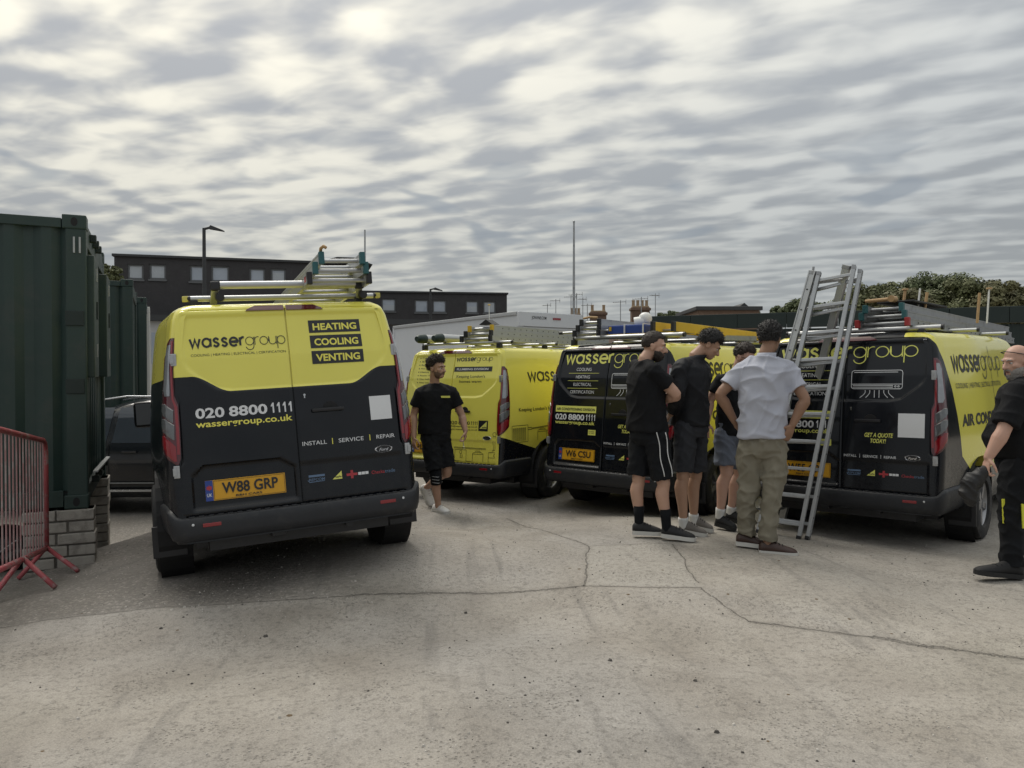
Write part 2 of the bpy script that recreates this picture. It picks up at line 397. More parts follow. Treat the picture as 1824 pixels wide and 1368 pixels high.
DZ = [.512, .84, .875, 1.265, 1.325, 1.5, 1.7, 1.85, 1.89, 1.912]; DX = [.778, .778, .748, .748, .768, .766, .748, .732, .722, .69]
def doorX(z): return float(lerp(z, DZ, DX))
def press(x, z):
    """depth of the pressings of a rear door at |x| (0 = flush)"""
    zl = float(lerp(abs(x), [0, .40, .50, .62, .68, .70], [1.333, 1.333, 1.352, 1.445, 1.50, 1.55]))
    d = min(1.872 - z, (.702 - abs(x)) * 1.0, (z - zl) * .8)
    return .013 * float(sstep(d, -.010, .016))
def plate_recess(x, z):
    d = min(.842 - z, z - .545, x + .70 - max(0, (z - .775)) * 1.15, -.028 - x - max(0, (z - .775)) * 1.6)
    return .024 * float(sstep(d, -.006, .012))
def door_mesh(sgn):
    """one rear door as a pressed sheet with returned edges; sgn -1 = left (number plate), +1 = right"""
    zs = np.unique(np.concatenate([np.linspace(.512, 1.912, 118), np.linspace(1.31, 1.47, 24)])); nx = 66
    vs = []; fs = []; n = nx + 1
    for z in zs:
        xo = doorX(z)
        for i in range(n):
            x = .005 + (xo - .005) * i / nx
            y = rearY(x, z) - .001 + press(x, z)
            if sgn < 0: y += plate_recess(-x, z)
            else: y += .010 * float(sstep(.79 - z, -.006, .010)) * float(sstep(.74 - x, 0, .01))
            edge = min(x - .005, xo - x, 1.912 - z, z - .512)
            y += .006 * (1 - float(sstep(edge, 0, .008)))
            vs.append((sgn * x, y, z))
    m = len(zs)
    for j in range(m - 1):
        for i in range(nx): fs.append((j * n + i, j * n + i + 1, (j + 1) * n + i + 1, (j + 1) * n + i))
    loop = [i for i in range(n)] + [j * n + nx for j in range(1, m)] + [(m - 1) * n + i for i in range(nx - 1, -1, -1)] + [j * n for j in range(m - 2, 0, -1)]
    o = len(vs); vs += [(vs[k][0], vs[k][1] + .028, vs[k][2]) for k in loop]
    L = len(loop); fs += [(loop[k], loop[(k + 1) % L], o + (k + 1) % L, o + k) for k in range(L)]
    return MB().add(vs, fs).mesh('rear_door', 50)
def body_mesh():
    zs = sorted(set(list(np.linspace(.335, 1.9, 34)) + [1.915, 1.93, 1.945, 1.955, 1.965, 1.972, 1.975, .505, .515]))
    vs = []; fs = []; rings = []
    for z in zs:
        wv = vW(z); fl = wv - RC; half = []
        indoor = .512 < z < 1.912
        xo = doorX(min(max(z, .512), 1.912))
        cols = [0, .2, .4, .6, xo + .001, xo + .007]
        for i, x in enumerate(cols):
            x = min(x, fl - .0005 * (len(cols) - i)); half.append((x, rearY(x, z) + (.032 if indoor and i < 5 else 0)))
        for k in range(0, 9):
            t = k / 8 * math.pi / 2; half.append((fl + RC * math.sin(t), rearY(fl, z) + RC * (1 - math.cos(t))))
        fy = float(lerp(z, FZ, FY)); yr = half[-1][1]
        ry, rx = .42, .50
        for k in range(1, 47):
            y = yr + (fy - ry - yr) * k / 46; half.append((sideX(y, z), y))
        xs = half[-1][0]
        for k in range(1, 11):
            t = k / 10 * math.pi / 2; half.append((xs - rx * (1 - math.cos(t)), fy - ry + ry * math.sin(t)))
        half.append(((xs - rx) * .5, fy + .02)); half.append((0, fy + .03))
        ring = half + [(-x, y) for (x, y) in half[-2:0:-1]]
        rings.append(len(ring)); vs += [(x, y, z) for x, y in ring]
    n = rings[0]
    for j in range(len(zs) - 1):
        for k in range(n): fs.append((j * n + k, j * n + (k + 1) % n, (j + 1) * n + (k + 1) % n, (j + 1) * n + k))
    fs.append(tuple(range(n))[::-1])
    # roof skin: bridge the two halves of the top ring
    t0 = (len(zs) - 1) * n; h = n // 2
    for k in range(h):
        a, b2 = t0 + k, t0 + k + 1; c, d = t0 + (n - k - 1) % n, t0 + (n - k) % n
        if k == 0: fs.append((a, b2, c))
        elif k == h - 1: fs.append((a, b2, d))
        else: fs.append((a, b2, c, d))
    me = MB().add(vs, fs).mesh('body')
    # wheel openings
    o = mobj('tmp_body', me, None)
    cutters = []
    for yy in (1.0, 3.93):
        cb = MB(); prof = [(0.0, -1.3), (.425, -1.3), (.425, 1.3), (0.0, 1.3)]
        cb.lathe(prof[1:3], Matrix.Translation((0, yy, .365)) @ Matrix.Rotation(R(90), 4, 'Y'), 40)
        nn = 40; cb.f.append(tuple(range(nn))[::-1]); cb.f.append(tuple(range(nn, 2 * nn)))
        c = mobj('tmp_cut', cb.mesh('cut'), None); cutters.append(c)
        md = o.modifiers.new('b', 'BOOLEAN'); md.operation = 'DIFFERENCE'; md.object = c; md.solver = 'EXACT'
    me2 = evaluated(o); me2.name = 'body'
    for c in cutters + [o]: bpy.data.objects.remove(c)
    set_smooth(me2, 38)
    return me2
def strip(rows, off, nu=6):
    """a patch on the wrap surface from rows (z, u0, u1)"""
    vs = []; fs = []; n = nu + 1
    for z, a, c in rows:
        for i in range(n): vs.append(vP(a + (c - a) * i / nu, z, off))
    for j in range(len(rows) - 1):
        for i in range(nu): fs.append((j * n + i, j * n + i + 1, (j + 1) * n + i + 1, (j + 1) * n + i))
    return vs, fs
def solid_strip(rows, o0, o1, nu=6):
    a, f = strip(rows, o1, nu); c, _ = strip(rows, o0, nu); n = nu + 1; m = len(rows); o = len(a)
    loop = list(range(n)) + [j * n + nu for j in range(1, m)] + [(m - 1) * n + i for i in range(nu - 1, -1, -1)] + [j * n for j in range(m - 2, 0, -1)]
    L = len(loop)
    return a + c, f + [(loop[k], loop[(k + 1) % L], o + loop[(k + 1) % L], o + loop[k]) for k in range(L)]
def densify(rows, dz=.03):
    out = []
    for p, q in zip(rows[:-1], rows[1:]):
        n = max(1, int(abs(q[0] - p[0]) / dz))
        for k in range(n): out.append(tuple(p[i] + (q[i] - p[i]) * k / n for i in range(3)))
    return out + [rows[-1]]
def uo(z): return vW(z) - RC + RC * math.pi / 2          # where the side begins
def mir(rows, s): return [(z, s * a, s * c) for z, a, c in rows]
# ---- lettering -------------------------------------------------------------
def text_shape(txt, bold=0.0, shear=0.0, spacing=1.0):
    cu = bpy.data.curves.new('txt', 'FONT'); cu.body = txt; cu.size = 1.0; cu.offset = bold; cu.shear = shear; cu.space_character = spacing
    cu.resolution_u = 3; cu.fill_mode = 'FRONT'
    o = bpy.data.objects.new('txt', cu); COL.objects.link(o)
    me = evaluated(o); v = np.array([p.co[:2] for p in me.vertices]) if len(me.vertices) else np.zeros((1, 2)); f = [tuple(p.vertices) for p in me.polygons]
    bpy.data.objects.remove(o); bpy.data.curves.remove(cu); bpy.data.meshes.remove(me)
    return v, f
_TX = {}
def text_fit(txt, x0, x1, z0, cap, bold=.012, shear=0.0, spacing=1.0):
    """flat text with its left/right at x0..x1, baseline z0 and capital height cap"""
    k = (txt, bold, shear, spacing)
    if k not in _TX: _TX[k] = text_shape(*k)
    v, f = _TX[k]
    lo, hi = v[:, 0].min(), v[:, 0].max(); cp = .729 + bold
    x = x0 + (v[:, 0] - lo) / (hi - lo) * (x1 - x0); z = z0 + (v[:, 1]) / cp * cap
    return np.stack([x, z], 1), f
ONE = np.array([(.0, .74), (.30, 1.0), (.52, 1.0), (.52, 0.0), (.26, 0.0), (.26, .70), (.0, .58)])
def phone(van, x0, x1, z0, cap, mat, bold=.026):
    L = x1 - x0
    decal(van, 'telephone_number', text_fit('020', x0, x0 + .292 * L, z0, cap, bold), mat)
    decal(van, 'telephone_number', text_fit('8800', x0 + .338 * L, x0 + .738 * L, z0, cap, bold), mat)
    w1 = .222 * L / 3.64
    for k in range(4):
        p = ONE.copy(); p[:, 0] = x0 + .778 * L + w1 * (k * 1.04 + p[:, 0]) * 1.0; p[:, 1] = z0 + p[:, 1] * cap
        decal(van, 'telephone_number', (p, [(0, 1, 5, 6), (1, 2, 3, 4, 5)]), mat)
def cr_spline(p, n=6):
    p = [Vector((*q, 0)) for q in p]; out = []
    for i in range(len(p) - 1):
        a, b2, c, d = p[max(i - 1, 0)], p[i], p[i + 1], p[min(i + 2, len(p) - 1)]
        for k in range(n):
            t = k / n; out.append(.5 * ((2 * b2) + (c - a) * t + (2 * a - 5 * b2 + 4 * c - d) * t * t + (3 * b2 - a - 3 * c + d) * t ** 3))
    return [(q.x, q.y) for q in out + [p[-1]]]
def ring(cx, cy, r, a0=0, a1=360, n=22): return [(cx + r * math.cos(R(a0 + (a1 - a0) * k / n)), cy + r * math.sin(R(a0 + (a1 - a0) * k / n))) for k in range(n + 1)]
GLY = {'w': (1.25, [[(0, 1), (.31, 0), (.625, .92), (.94, 0), (1.25, 1)]]), 'a': (1.0, [ring(.5, .5, .5), [(1, 1), (1, 0)]]),
 's': (.74, [cr_spline([(.70, .80), (.40, 1.0), (.10, .80), (.22, .58), (.52, .44), (.68, .23), (.40, 0), (.04, .17)])]),
 'e': (1.0, [[(.02, .5), (1, .5)] + ring(.5, .5, .5, 0, 318, 20)]), 'r': (.5, [[(0, 1), (0, 0)], [(0, .55)] + ring(.42, .58, .42, 170, 75, 6)]),
 'g': (1.0, [ring(.5, .5, .5), [(1, 1), (1, .0)] + ring(.5, -.08, .5, 0, -165, 12)]), 'o': (1.0, [ring(.5, .5, .5)]),
 'u': (.92, [[(0, 1), (0, .46)] + ring(.46, .46, .46, 180, 360, 10) + [(.92, 1)], [(.92, .5), (.92, 0)]]), 'p': (1.0, [ring(.5, .5, .5), [(0, 1), (0, -.55)]])}
def stroke(poly, wd, dz):
    n = len(poly); vs = []; fs = []; closed = math.dist(poly[0], poly[-1]) < 1e-4
    for i, (x, y) in enumerate(poly):
        if closed: a = poly[(i - 1) % (n - 1)]; b2 = poly[(i + 1) % (n - 1)]
        else: a = poly[max(i - 1, 0)]; b2 = poly[min(i + 1, n - 1)]
        dx, dy = b2[0] - a[0], b2[1] - a[1]; L = math.hypot(dx, dy) or 1
        mx = 1.0
        if 0 < i < n - 1:
            d1 = Vector((x - a[0], y - a[1])).normalized(); d2 = Vector((b2[0] - x, b2[1] - y)).normalized()
            mx = min(2.2, 1 / max(.3, math.sqrt(max(0, (1 + d1.dot(d2)) / 2))))
        ex, ey = -dy / L * wd / 2 * mx, dx / L * wd / 2 * mx
        vs += [(x + ex, y + ey, dz), (x - ex, y - ey, dz)]
    for i in range(n - 1): fs.append((2 * i, 2 * i + 1, 2 * i + 3, 2 * i + 2))
    return vs, fs
def logo_shape(word, wd):
    vs = []; fs = []; x = 0; k = 0
    for ch in word:
        adv, strokes = GLY[ch]
        for s_ in strokes:
            v, f = stroke(s_, wd, k); o = len(vs); vs += [(p[0] + x, p[1], p[2]) for p in v]; fs += [tuple(i + o for i in q) for q in f]; k += 1
        x += adv + .07 + wd * .95
    return np.array(vs), fs, x - (.07 + wd * .95)
def logo(x0, x1, xs, z0, xh, bold=.27, thin=.085):
    """the two-weight company word: bold part x0..xs, thin part xs..x1; list of (points(x, z, layer), faces)"""
    out = []
    for word, a, c, wd in (('wasser', x0, xs, bold), ('group', xs + .018 * (x1 - x0), x1, thin)):
        v, f, L = logo_shape(word, wd); p = v.copy(); p[:, 0] = a + v[:, 0] / L * (c - a); p[:, 1] = z0 + v[:, 1] * xh
        out.append((p, f))
    return out
def onrear(p, off):
    p = np.asarray(p); lay = p[:, 2] * .00025 if p.shape[1] > 2 else np.zeros(len(p))
    return [(x, rearY(abs(x), z) + press(abs(x), z) + (plate_recess(x, z) if x < 0 else .010 * float(sstep(.79 - z, -.006, .010))) - off - l, z) for (x, z), l in zip(p[:, :2], lay)]
def onside(p, off, s=1):
    p = np.asarray(p); lay = p[:, 2] * .00025 if p.shape[1] > 2 else np.zeros(len(p))
    return [(s * (sideX(y, z) + off + l), y, z) for (y, z), l in zip(p[:, :2], lay)]
def rect(x0, x1, z0, z1, n=8):
    vs = []; fs = []
    for j in range(n + 1):
        for i in range(n + 1): vs.append((x0 + (x1 - x0) * i / n, z0 + (z1 - z0) * j / n))
    for j in range(n):
        for i in range(n): k = j * (n + 1) + i; fs.append((k, k + 1, k + n + 2, k + n + 1))
    return np.array(vs), fs
def lines(polys, wd):
    vs = []; fs = []
    for k, pl in enumerate(polys):
        dense = [pl[0]]
        for a, c in zip(pl[:-1], pl[1:]):
            m = max(1, int(math.dist(a, c) / .06)); dense += [(a[0] + (c[0] - a[0]) * i / m, a[1] + (c[1] - a[1]) * i / m) for i in range(1, m + 1)]
        v, f = stroke(dense, wd, k * .5); o = len(vs); vs += v; fs += [tuple(i + o for i in q) for q in f]
    return np.array(vs), fs
# ---- paint ------------------------------------------------------------------
YEL = (.76, .70, .115); LIME = (.68, .68, .15); BLK = (.005, .0062, .009)
def paint_mat(kind):
    """gloss paint with the wrapped livery laid out in the van's own coordinates"""
    name = 'van_paint_' + kind
    m = bpy.data.materials.new(name); m.use_nodes = True; t = NT(m.node_tree); t.n.clear()
    o = t.node('ShaderNodeOutputMaterial'); b = t.node('ShaderNodeBsdfPrincipled'); t.l.new(b.outputs[0], o.inputs[0])
    oc = t.node('ShaderNodeTexCoord').outputs['Object']; X, Y, Z = t.sep(oc); ax = t.m('ABSOLUTE', X)
    lt = lambda a, c: t.m('LESS_THAN', a, c); gt = lambda a, c: t.m('GREATER_THAN', a, c)
    AND = lambda a, c: t.m('MULTIPLY', a, c); OR = lambda a, c: t.m('MAXIMUM', a, c)
    if kind == 'yellow_over_black':
        cv = t.m('ADD', 1.333, t.m('MULTIPLY', t.smooth(ax, .41, .66), .114))
        yel = gt(Z, cv)
    elif kind == 'yellow_rear':
        rear = AND(gt(Z, .505), lt(Y, t.m('ADD', .075, t.m('MULTIPLY', Z, .1))))
        rear = AND(rear, OR(lt(ax, .79), gt(Z, .86)))
        sd = AND(gt(Z, t.m('SUBTRACT', .862, t.m('MULTIPLY', Y, .285))), gt(Z, .6))
        yel = OR(AND(rear, lt(ax, .80)), AND(sd, gt(ax, .78)))
        yel = OR(yel, gt(Z, 1.0))
    else:
        yb = t.m('SUBTRACT', .54, t.m('MULTIPLY', t.m('SUBTRACT', Z, .82), .21))
        yb = t.m('SUBTRACT', yb, t.m('MULTIPLY', t.m('MAXIMUM', t.m('SUBTRACT', Z, 1.44), 0), .18))
        yb = t.m('ADD', yb, t.m('MULTIPLY', t.m('MAXIMUM', t.m('SUBTRACT', .82, Z), 0), 1.2))
        yel = AND(AND(gt(Y, yb), gt(Z, .655)), AND(lt(Y, 3.0), gt(ax, .5)))
    n1 = t.noise(oc, 3.0, 5, .6); n2 = t.noise(oc, 22.0, 5, .65)
    c = t.mix(yel, t.mix(n1, tuple(x * .8 for x in BLK), tuple(x * 1.25 for x in BLK)), t.mix(n1, tuple(x * .94 for x in YEL), tuple(x * 1.04 for x in YEL)))
    # road dust: thickens towards the sills and lies in streaks
    dz = t.m('MULTIPLY', t.m('SUBTRACT', 1.0, t.smooth(Z, .35, 1.15)), t.smooth(t.m('ADD', t.m('MULTIPLY', n1, .6), t.m('MULTIPLY', n2, .4)), .34, .66))
    c = t.mix(t.m('MULTIPLY', dz, .055), c, (.16, .145, .125))
    t.l.new(c, b.inputs['Base Color'])
    t.l.new(t.m('ADD', t.m('ADD', .13, t.m('MULTIPLY', dz, .3)), t.m('MULTIPLY', n2, .12)), b.inputs['Roughness'])
    t.l.new(t.m('ADD', .22, t.m('MULTIPLY', yel, .18)), b.inputs['Coat Weight']); t.l.new(t.m('ADD', .26, t.m('MULTIPLY', yel, .2)), b.inputs['Specular IOR Level']); b.inputs['Coat Roughness'].default_value = .06
    t.l.new(t.bump(t.noise(oc, 2.2, 2, .5), .05, .02), b.inputs['Normal'])
    return m
M_BUMP = pmat('bumper_plastic', (.011, .0125, .016), .5, var=.25, scale=9, bump=.15, bscale=300, dirt=((.06, .055, .05), 5, .52, .3))
M_TYRE = pmat('tyre_rubber', (.014, .014, .015), .8, var=.3, scale=14, bump=.3, bscale=120, dirt=((.10, .09, .08), 6, .5, .4))
M_STEEL = pmat('wheel_alloy', (.30, .30, .31), .4, .8, var=.2)
M_BLKPL = pmat('black_plastic', (.012, .012, .014), .45, var=.2)
M_GLASS = pmat('dark_window_glass', (.012, .014, .018), .06, var=.05, coat=.6, rvar=.02)
M_RED = pmat('red_lens', (.22, .006, .012), .12, var=.15, coat=.8, rvar=.04)
M_DRED = pmat('dark_red_lens', (.075, .006, .012), .14, var=.2, coat=.8, rvar=.04)
M_CLEAR = pmat('clear_lens', (.30, .31, .33), .14, .45, var=.25, scale=30, coat=.8)
M_GREYL = pmat('grey_lens', (.14, .145, .15), .15, .3, var=.3, scale=40, coat=.7)
M_SILV = pmat('silver_lens_frame', (.55, .56, .58), .25, .7, var=.1)
M_HINGE = pmat('hinge_metal', (.42, .43, .44), .4, .75, var=.2, scale=40)
M_WHITE = pmat('white_print', (.66, .67, .68), .4, var=.03)
M_LIMEP = pmat('lime_print', LIME, .4, var=.04)
M_YELP = pmat('yellow_print', YEL, .4, var=.04)
M_BLKP = pmat('black_print', (.012, .013, .016), .38, var=.1)
M_PLATE = pmat('plate_yellow', (.60, .31, .012), .4, var=.05)
M_BLUE = pmat('plate_blue', (.02, .05, .25), .4, var=.05)
M_REDP = pmat('red_print', (.38, .03, .04), .4, var=.05)
M_BLUP = pmat('pale_blue_print', (.10, .16, .26), .4, var=.05)
M_CHROME = pmat('chrome', (.6, .6, .62), .15, .9, var=.05)
M_ALU = pmat('ladder_aluminium', (.47, .48, .485), .38, .75, var=.14, scale=16, bump=.06, bscale=150, dirt=((.2, .19, .18), 8, .58, .4))
M_ALUD = pmat('worn_aluminium', (.34, .35, .36), .45, .7, var=.2, scale=12, dirt=((.13, .125, .12), 7, .52, .5))
M_SEAM = pmat('dark_gap', (.004, .004, .005), .7)
BODY_ME = body_mesh(); DOOR_ME = {-1: door_mesh(-1), 1: door_mesh(1)}
def wheel(parent, x, y, z, s):
    M = Matrix.Translation((x, y, z)) @ Matrix.Rotation(R(90) * s, 4, 'Y')
    prof = [(.215, -.09), (.225, -.108), (.30, -.112), (.33, -.100), (.341, -.075), (.3425, -.04), (.338, -.038), (.338, -.030), (.343, -.028), (.3435, .0), (.343, .028), (.338, .030), (.338, .038), (.3425, .04), (.341, .075), (.33, .100), (.30, .112), (.225, .108), (.215, .09), (.215, -.09)]
    ty = MB().lathe(prof, M, 40).build('wheel', M_TYRE, parent, 40)
    rim = MB().lathe([(.215, .085), (.205, .07), (.19, .03), (.07, .05), (.06, .075), (.0, .08)], M, 30)
    for k in range(5):
        Mk = M @ Matrix.Rotation(2 * math.pi * k / 5, 4, 'Z'); rim.box((.05, -.028, .045), (.20, .028, .082), Mk)
    rim.build('rim', M_STEEL, ty, 40)
    return ty
def decal(parent, name, geo, mat, where=onrear, off=.0035, **k):
    mb = MB()
    for p, f in (geo if isinstance(geo, list) else [geo]): mb.add(where(p, off, **k), f)
    return mb.build(name, mat, parent, fix=False)
def number_plate(van, txt):
    x0, x1, z0, z1 = -.625, -.105, .600, .736
    yp = .018
    def onplate(p, off):
        p = np.asarray(p); return [(x, rearY(abs(x), z) + .006 - off, z) for x, z in p[:, :2]]
    pl = MB(); a = onplate([(x0, z0), (x1, z0), (x1, z1), (x0, z1)], 0); pl.prism([Vector(q) for q in a], (0, .012, 0))
    plate = pl.build('number_plate', M_PLATE, van)
    decal(plate, 'blue_band', rect(x0, x0 + .048, z0, z1, 2), M_BLUE, onplate, .002)
    decal(plate, 'plate_flag', [rect(x0 + .008, x0 + .04, z0 + .075, z0 + .098, 1), rect(x0 + .021, x0 + .027, z0 + .068, z0 + .105, 1)], M_REDP, onplate, .0035)
    decal(plate, 'plate_country', text_fit('UK', x0 + .008, x0 + .04, z0 + .028, .024, .01), M_WHITE, onplate, .0035)
    decal(plate, 'plate_characters', text_fit(txt, x0 + .105, x1 - .05, z0 + .043, .076, .022), M_BLKP, onplate, .003)
    decal(plate, 'plate_maker', text_fit('B&H CARS', x0 + .19, x0 + .36, z0 + .014, .014, .02), M_BLKP, onplate, .003)
    decal(plate, 'plate_border', lines([[(x0 + .054, z0 + .006), (x1 - .006, z0 + .006), (x1 - .006, z1 - .006), (x0 + .054, z1 - .006), (x0 + .054, z0 + .006)]], .0022), M_BLKP, onplate, .0028)
    # lamp housing above the plate
    return plate
def tail_light(van, s):
    rows = densify([(.862, .776, .79), (.90, .762, .84), (.97, .757, uo(.97) + .005), (1.10, .754, uo(1.1) + .02), (1.262, .754, uo(1.26) + .02), (1.325, .772, uo(1.32) + .018), (1.5, .770, uo(1.5) + .012), (1.62, .758, uo(1.62)), (1.685, .752, uo(1.68) - .02), (1.722, .750, .78)])
    mb = MB().add(*solid_strip(mir(rows, s), -.02, .009, 12)); L = mb.build('tail_light', M_DRED, van, 45)
    band = densify([(.93, .764, .780), (1.10, .760, .776), (1.25, .760, .776), (1.30, .776, .788), (1.5, .775, .787), (1.70, .757, .769)])
    MB().add(*solid_strip(mir(band, s), .007, .0125, 2)).build('red_band', M_RED, L, 45)
    bot = densify([(.885, .784, .80), (.93, .784, .845), (.985, .784, .890), (1.02, .815, .905), (1.06, .86, .912)])
    MB().add(*solid_strip(mir(bot, s), .007, .0125, 6)).build('red_lens', M_RED, L, 45)
    up = densify([(1.325, .800, .840), (1.36, .797, .862), (1.5, .794, .846), (1.62, .778, .828), (1.675, .773, .80)])
    MB().add(*solid_strip(mir(up, s), .007, .0135, 5)).build('clear_lens', M_CLEAR, L, 45)
    for k, (za, zb) in enumerate(((1.03, 1.125), (1.145, 1.225))):
        cell = densify([(za, .789, .796), (za + .055, .786, .872), (zb, .784, .905), (zb + .045, .84, .905)], .02)
        MB().add(*solid_strip(mir(cell, s), .007, .0130, 6)).build('reversing_lens', M_GREYL, L, 45)
        fr = densify([(zb + .001, .782, .788), (zb + .024, .808, .822), (zb + .05, .85, .905)], .02)
        MB().add(*solid_strip(mir(fr, s), .009, .0150, 4)).build('lens_frame', M_SILV, L, 45)
    return L
def make_van(label, paint, pose, plate, wheels_on=True):
    X0, Y0, ph, ro, pi, z0 = pose
    van = thing('panel_van', label, 'van', group=None)
    van.matrix_world = Matrix.Translation((X0, Y0, z0)) @ Matrix.Rotation(R(ph), 4, 'Z') @ Matrix.Rotation(R(pi), 4, 'X') @ Matrix.Rotation(-R(ro), 4, 'Y')
    MW = van.matrix_world.copy()
    body = bpy.data.objects.new('body', BODY_ME); COL.objects.link(body); body.parent = van
    if not BODY_ME.materials: BODY_ME.materials.append(None)
    body.material_slots[0].link = 'OBJECT'; body.material_slots[0].material = paint
    doors = {}
    for s in (-1, 1):
        me = DOOR_ME[s]
        if not me.materials: me.materials.append(None)
        d = bpy.data.objects.new('rear_door', me); COL.objects.link(d); d.parent = van
        d.material_slots[0].link = 'OBJECT'; d.material_slots[0].material = paint; doors[s] = d
        for (uu, z, dy) in ((.767, 1.568, .0), (.792, .815, .0)):
            p = vP(uu, z, .0); h = MB()
            h.box((s * p.x - .019, p.y - .020, z - .042), (s * p.x + .019, p.y + .012, z + .042), bev=.005)
            h.box((s * (p.x + .012) - .012, p.y - .026, z - .026), (s * (p.x + .012) + .012, p.y - .012, z + .026), bev=.003)
            h.build('hinge', M_HINGE, d)
        tail_light(van, s)
    # door furniture
    hd = MB(); c = rearY(.23, 1.155)
    hd.box((.115, c - .030, 1.142), (.345, c - .010, 1.168), bev=.008); hd.box((.125, c - .014, 1.146), (.15, c + .01, 1.164)); hd.box((.31, c - .014, 1.146), (.335, c + .01, 1.164))
    hd.build('door_handle', M_BLKPL, doors[1], 40)
    rc = MB(); rc.lathe([(.0, .001), (.056, .0), (.058, -.006)], Matrix.Translation((.25, c - .002, 1.155)) @ Matrix.Rotation(R(90), 4, 'X'), 28); rc.build('handle_recess', M_SEAM, doors[1])
    lk = MB(); c = rearY(.075, 1.265); lk.lathe([(.0, .006), (.008, .006), (.010, 0)], Matrix.Translation((.075, c - .001, 1.27)) @ Matrix.Rotation(R(90), 4, 'X'), 14); lk.box((.071, c - .006, 1.247), (.079, c, 1.268)); lk.build('door_lock', M_CHROME, doors[1])
    # high brake light
    bl = []
    for s in (-1, 1):
        rows = [(1.898, .008, .272), (1.912, .008, .258), (1.937, .008, .205)]
        MB().add(*solid_strip(mir(rows, s), -.01, .012, 6)).build('brake_light', M_DRED, van, 45)
    # bumper with ribbed step, reflectors and sensors
    rows = [(.345, .0), (.360, .018), (.40, .028), (.455, .031), (.492, .030), (.503, .024), (.509, .003)]
    us = np.linspace(-1.36, 1.36, 95); vs = []; fs = []
    for z, off in rows:
        for q in us:
            up = .055 * float(sstep(abs(q), .79, .87)) * max(0, (z - .40) / .11)
            vs.append(vP(q, z + up, off))
    n = len(us)
    for j in range(len(rows) - 1):
        for i in range(n - 1): fs.append((j * n + i, j * n + i + 1, (j + 1) * n + i + 1, (j + 1) * n + i))
    bumper = MB().add(vs, fs).build('rear_bumper', M_BUMP, van, 50)
    rb = MB()
    for k in range(25):
        q = -.72 + k * .06; p = vP(q, .508, .012); rb.box((q - .018, p.y - .012, .502), (q + .018, p.y + .016, .513), bev=.003)
    rb.build('step_rib', M_BUMP, bumper)['kind'] = 'stuff'
    for s in (-1, 1):
        p = vP(.60, .45, .031); MB().box((s * .60 - .058, p.y - .004, .437), (s * .60 + .058, p.y + .01, .462), bev=.004).build('reflector', M_RED, bumper)
        p = vP(.717, .46, .031); MB().lathe([(0, .005), (.007, .004), (.009, 0)], Matrix.Translation((s * .717, p.y - .001, .460)) @ Matrix.Rotation(R(90), 4, 'X'), 14).build('parking_sensor', M_WHITE if s else M_BLKPL, bumper)
    und = MB(); und.box((-.62, .10, .255), (.62, .55, .36)); und.box((-.70, .5, .22), (.70, 4.6, .30)); und.tube([(-.8, 1.0, .34), (.8, 1.0, .34)], .045); und.tube([(.32, .02, .33), (.32, .6, .31), (.30, 2.5, .28)], .03); und.box((-.22, .02, .30), (-.12, .10, .345), bev=.01)
    und.build('underbody', M_BLKPL, van)
    for s in (-1, 1):
        MB().box((s * .872 - .115, .60, .17), (s * .872 + .115, .622, .40), bev=.006).build('mud_flap', M_BLKPL, van)
        for yy in (1.0, 3.93):
            # wheel arch liner and the wheel standing on the ground
            MB().lathe([(.43, -.14), (.43, .085)], Matrix.Translation((s * .862, yy, .365)) @ Matrix.Rotation(R(90) * s, 4, 'Y'), 24).build('arch_liner', M_SEAM, van)
            MB().lathe([(.43, 0), (0, 0)], Matrix.Translation((s * .72, yy, .365)) @ Matrix.Rotation(R(90) * s, 4, 'Y'), 24).build('arch_liner', M_SEAM, van)
            pw = MW @ Vector((s * .872, yy, .343)); dz = gz(pw.x, pw.y) + .340 - pw.z
            wheel(van, s * .868, yy, .343 + max(-.14, min(.12, dz)), s)
        MB().lathe([(.455, -.012), (.455, .012), (.425, .014), (.422, -.012)], Matrix.Translation((s * (sideX(1.0, .6) + .004), 1.0, .365)) @ Matrix.Rotation(R(90) * s, 4, 'Y'), 36, math.pi * 2).build('arch_trim', M_BUMP, van, 40) if False else None
        # cab door glass, quarter seam lines, mirror, side moulding
        gl = [(y, z) for y, z in ((2.98, 1.20), (3.92, 1.20), (3.98, 1.27), (3.42, 1.78), (3.02, 1.78))]
        cy = sum(p[0] for p in gl) / 5; cz = sum(p[1] for p in gl) / 5
        ring_pts = [];
        for a, c2 in zip(gl, gl[1:] + gl[:1]):
            for k in range(8): ring_pts.append((a[0] + (c2[0] - a[0]) * k / 8, a[1] + (c2[1] - a[1]) * k / 8))
        gv = []; gf = []; m = len(ring_pts)
        for tt in (1.0, .75, .5, .25, .02):
            for (a, c2) in ring_pts: y = cy + (a - cy) * tt; z = cz + (c2 - cz) * tt; gv.append((s * (sideX(y, z) + .004), y, z))
        for j in range(4):
            for i in range(m): gf.append((j * m + i, j * m + (i + 1) % m, (j + 1) * m + (i + 1) % m, (j + 1) * m + i))
        gf.append(tuple(4 * m + i for i in range(m)))
        MB().add(gv, gf).build('cab_window', M_GLASS, van, True)
        sl = lines([[(2.86, .55), (2.86, 1.84)], [(.62 + .42, .84), (1.6, .86), (2.8, .88)], [(1.02, 1.80), (2.78, 1.80)], [(1.62, .62), (1.62, 1.80)]] if True else [], .008)
        decal(van, 'panel_seam', [lines([[(2.86, .55), (2.86, 1.84)], [(1.60, .62), (1.60, 1.84)]], .009)], M_SEAM, onside, .002, s=s)
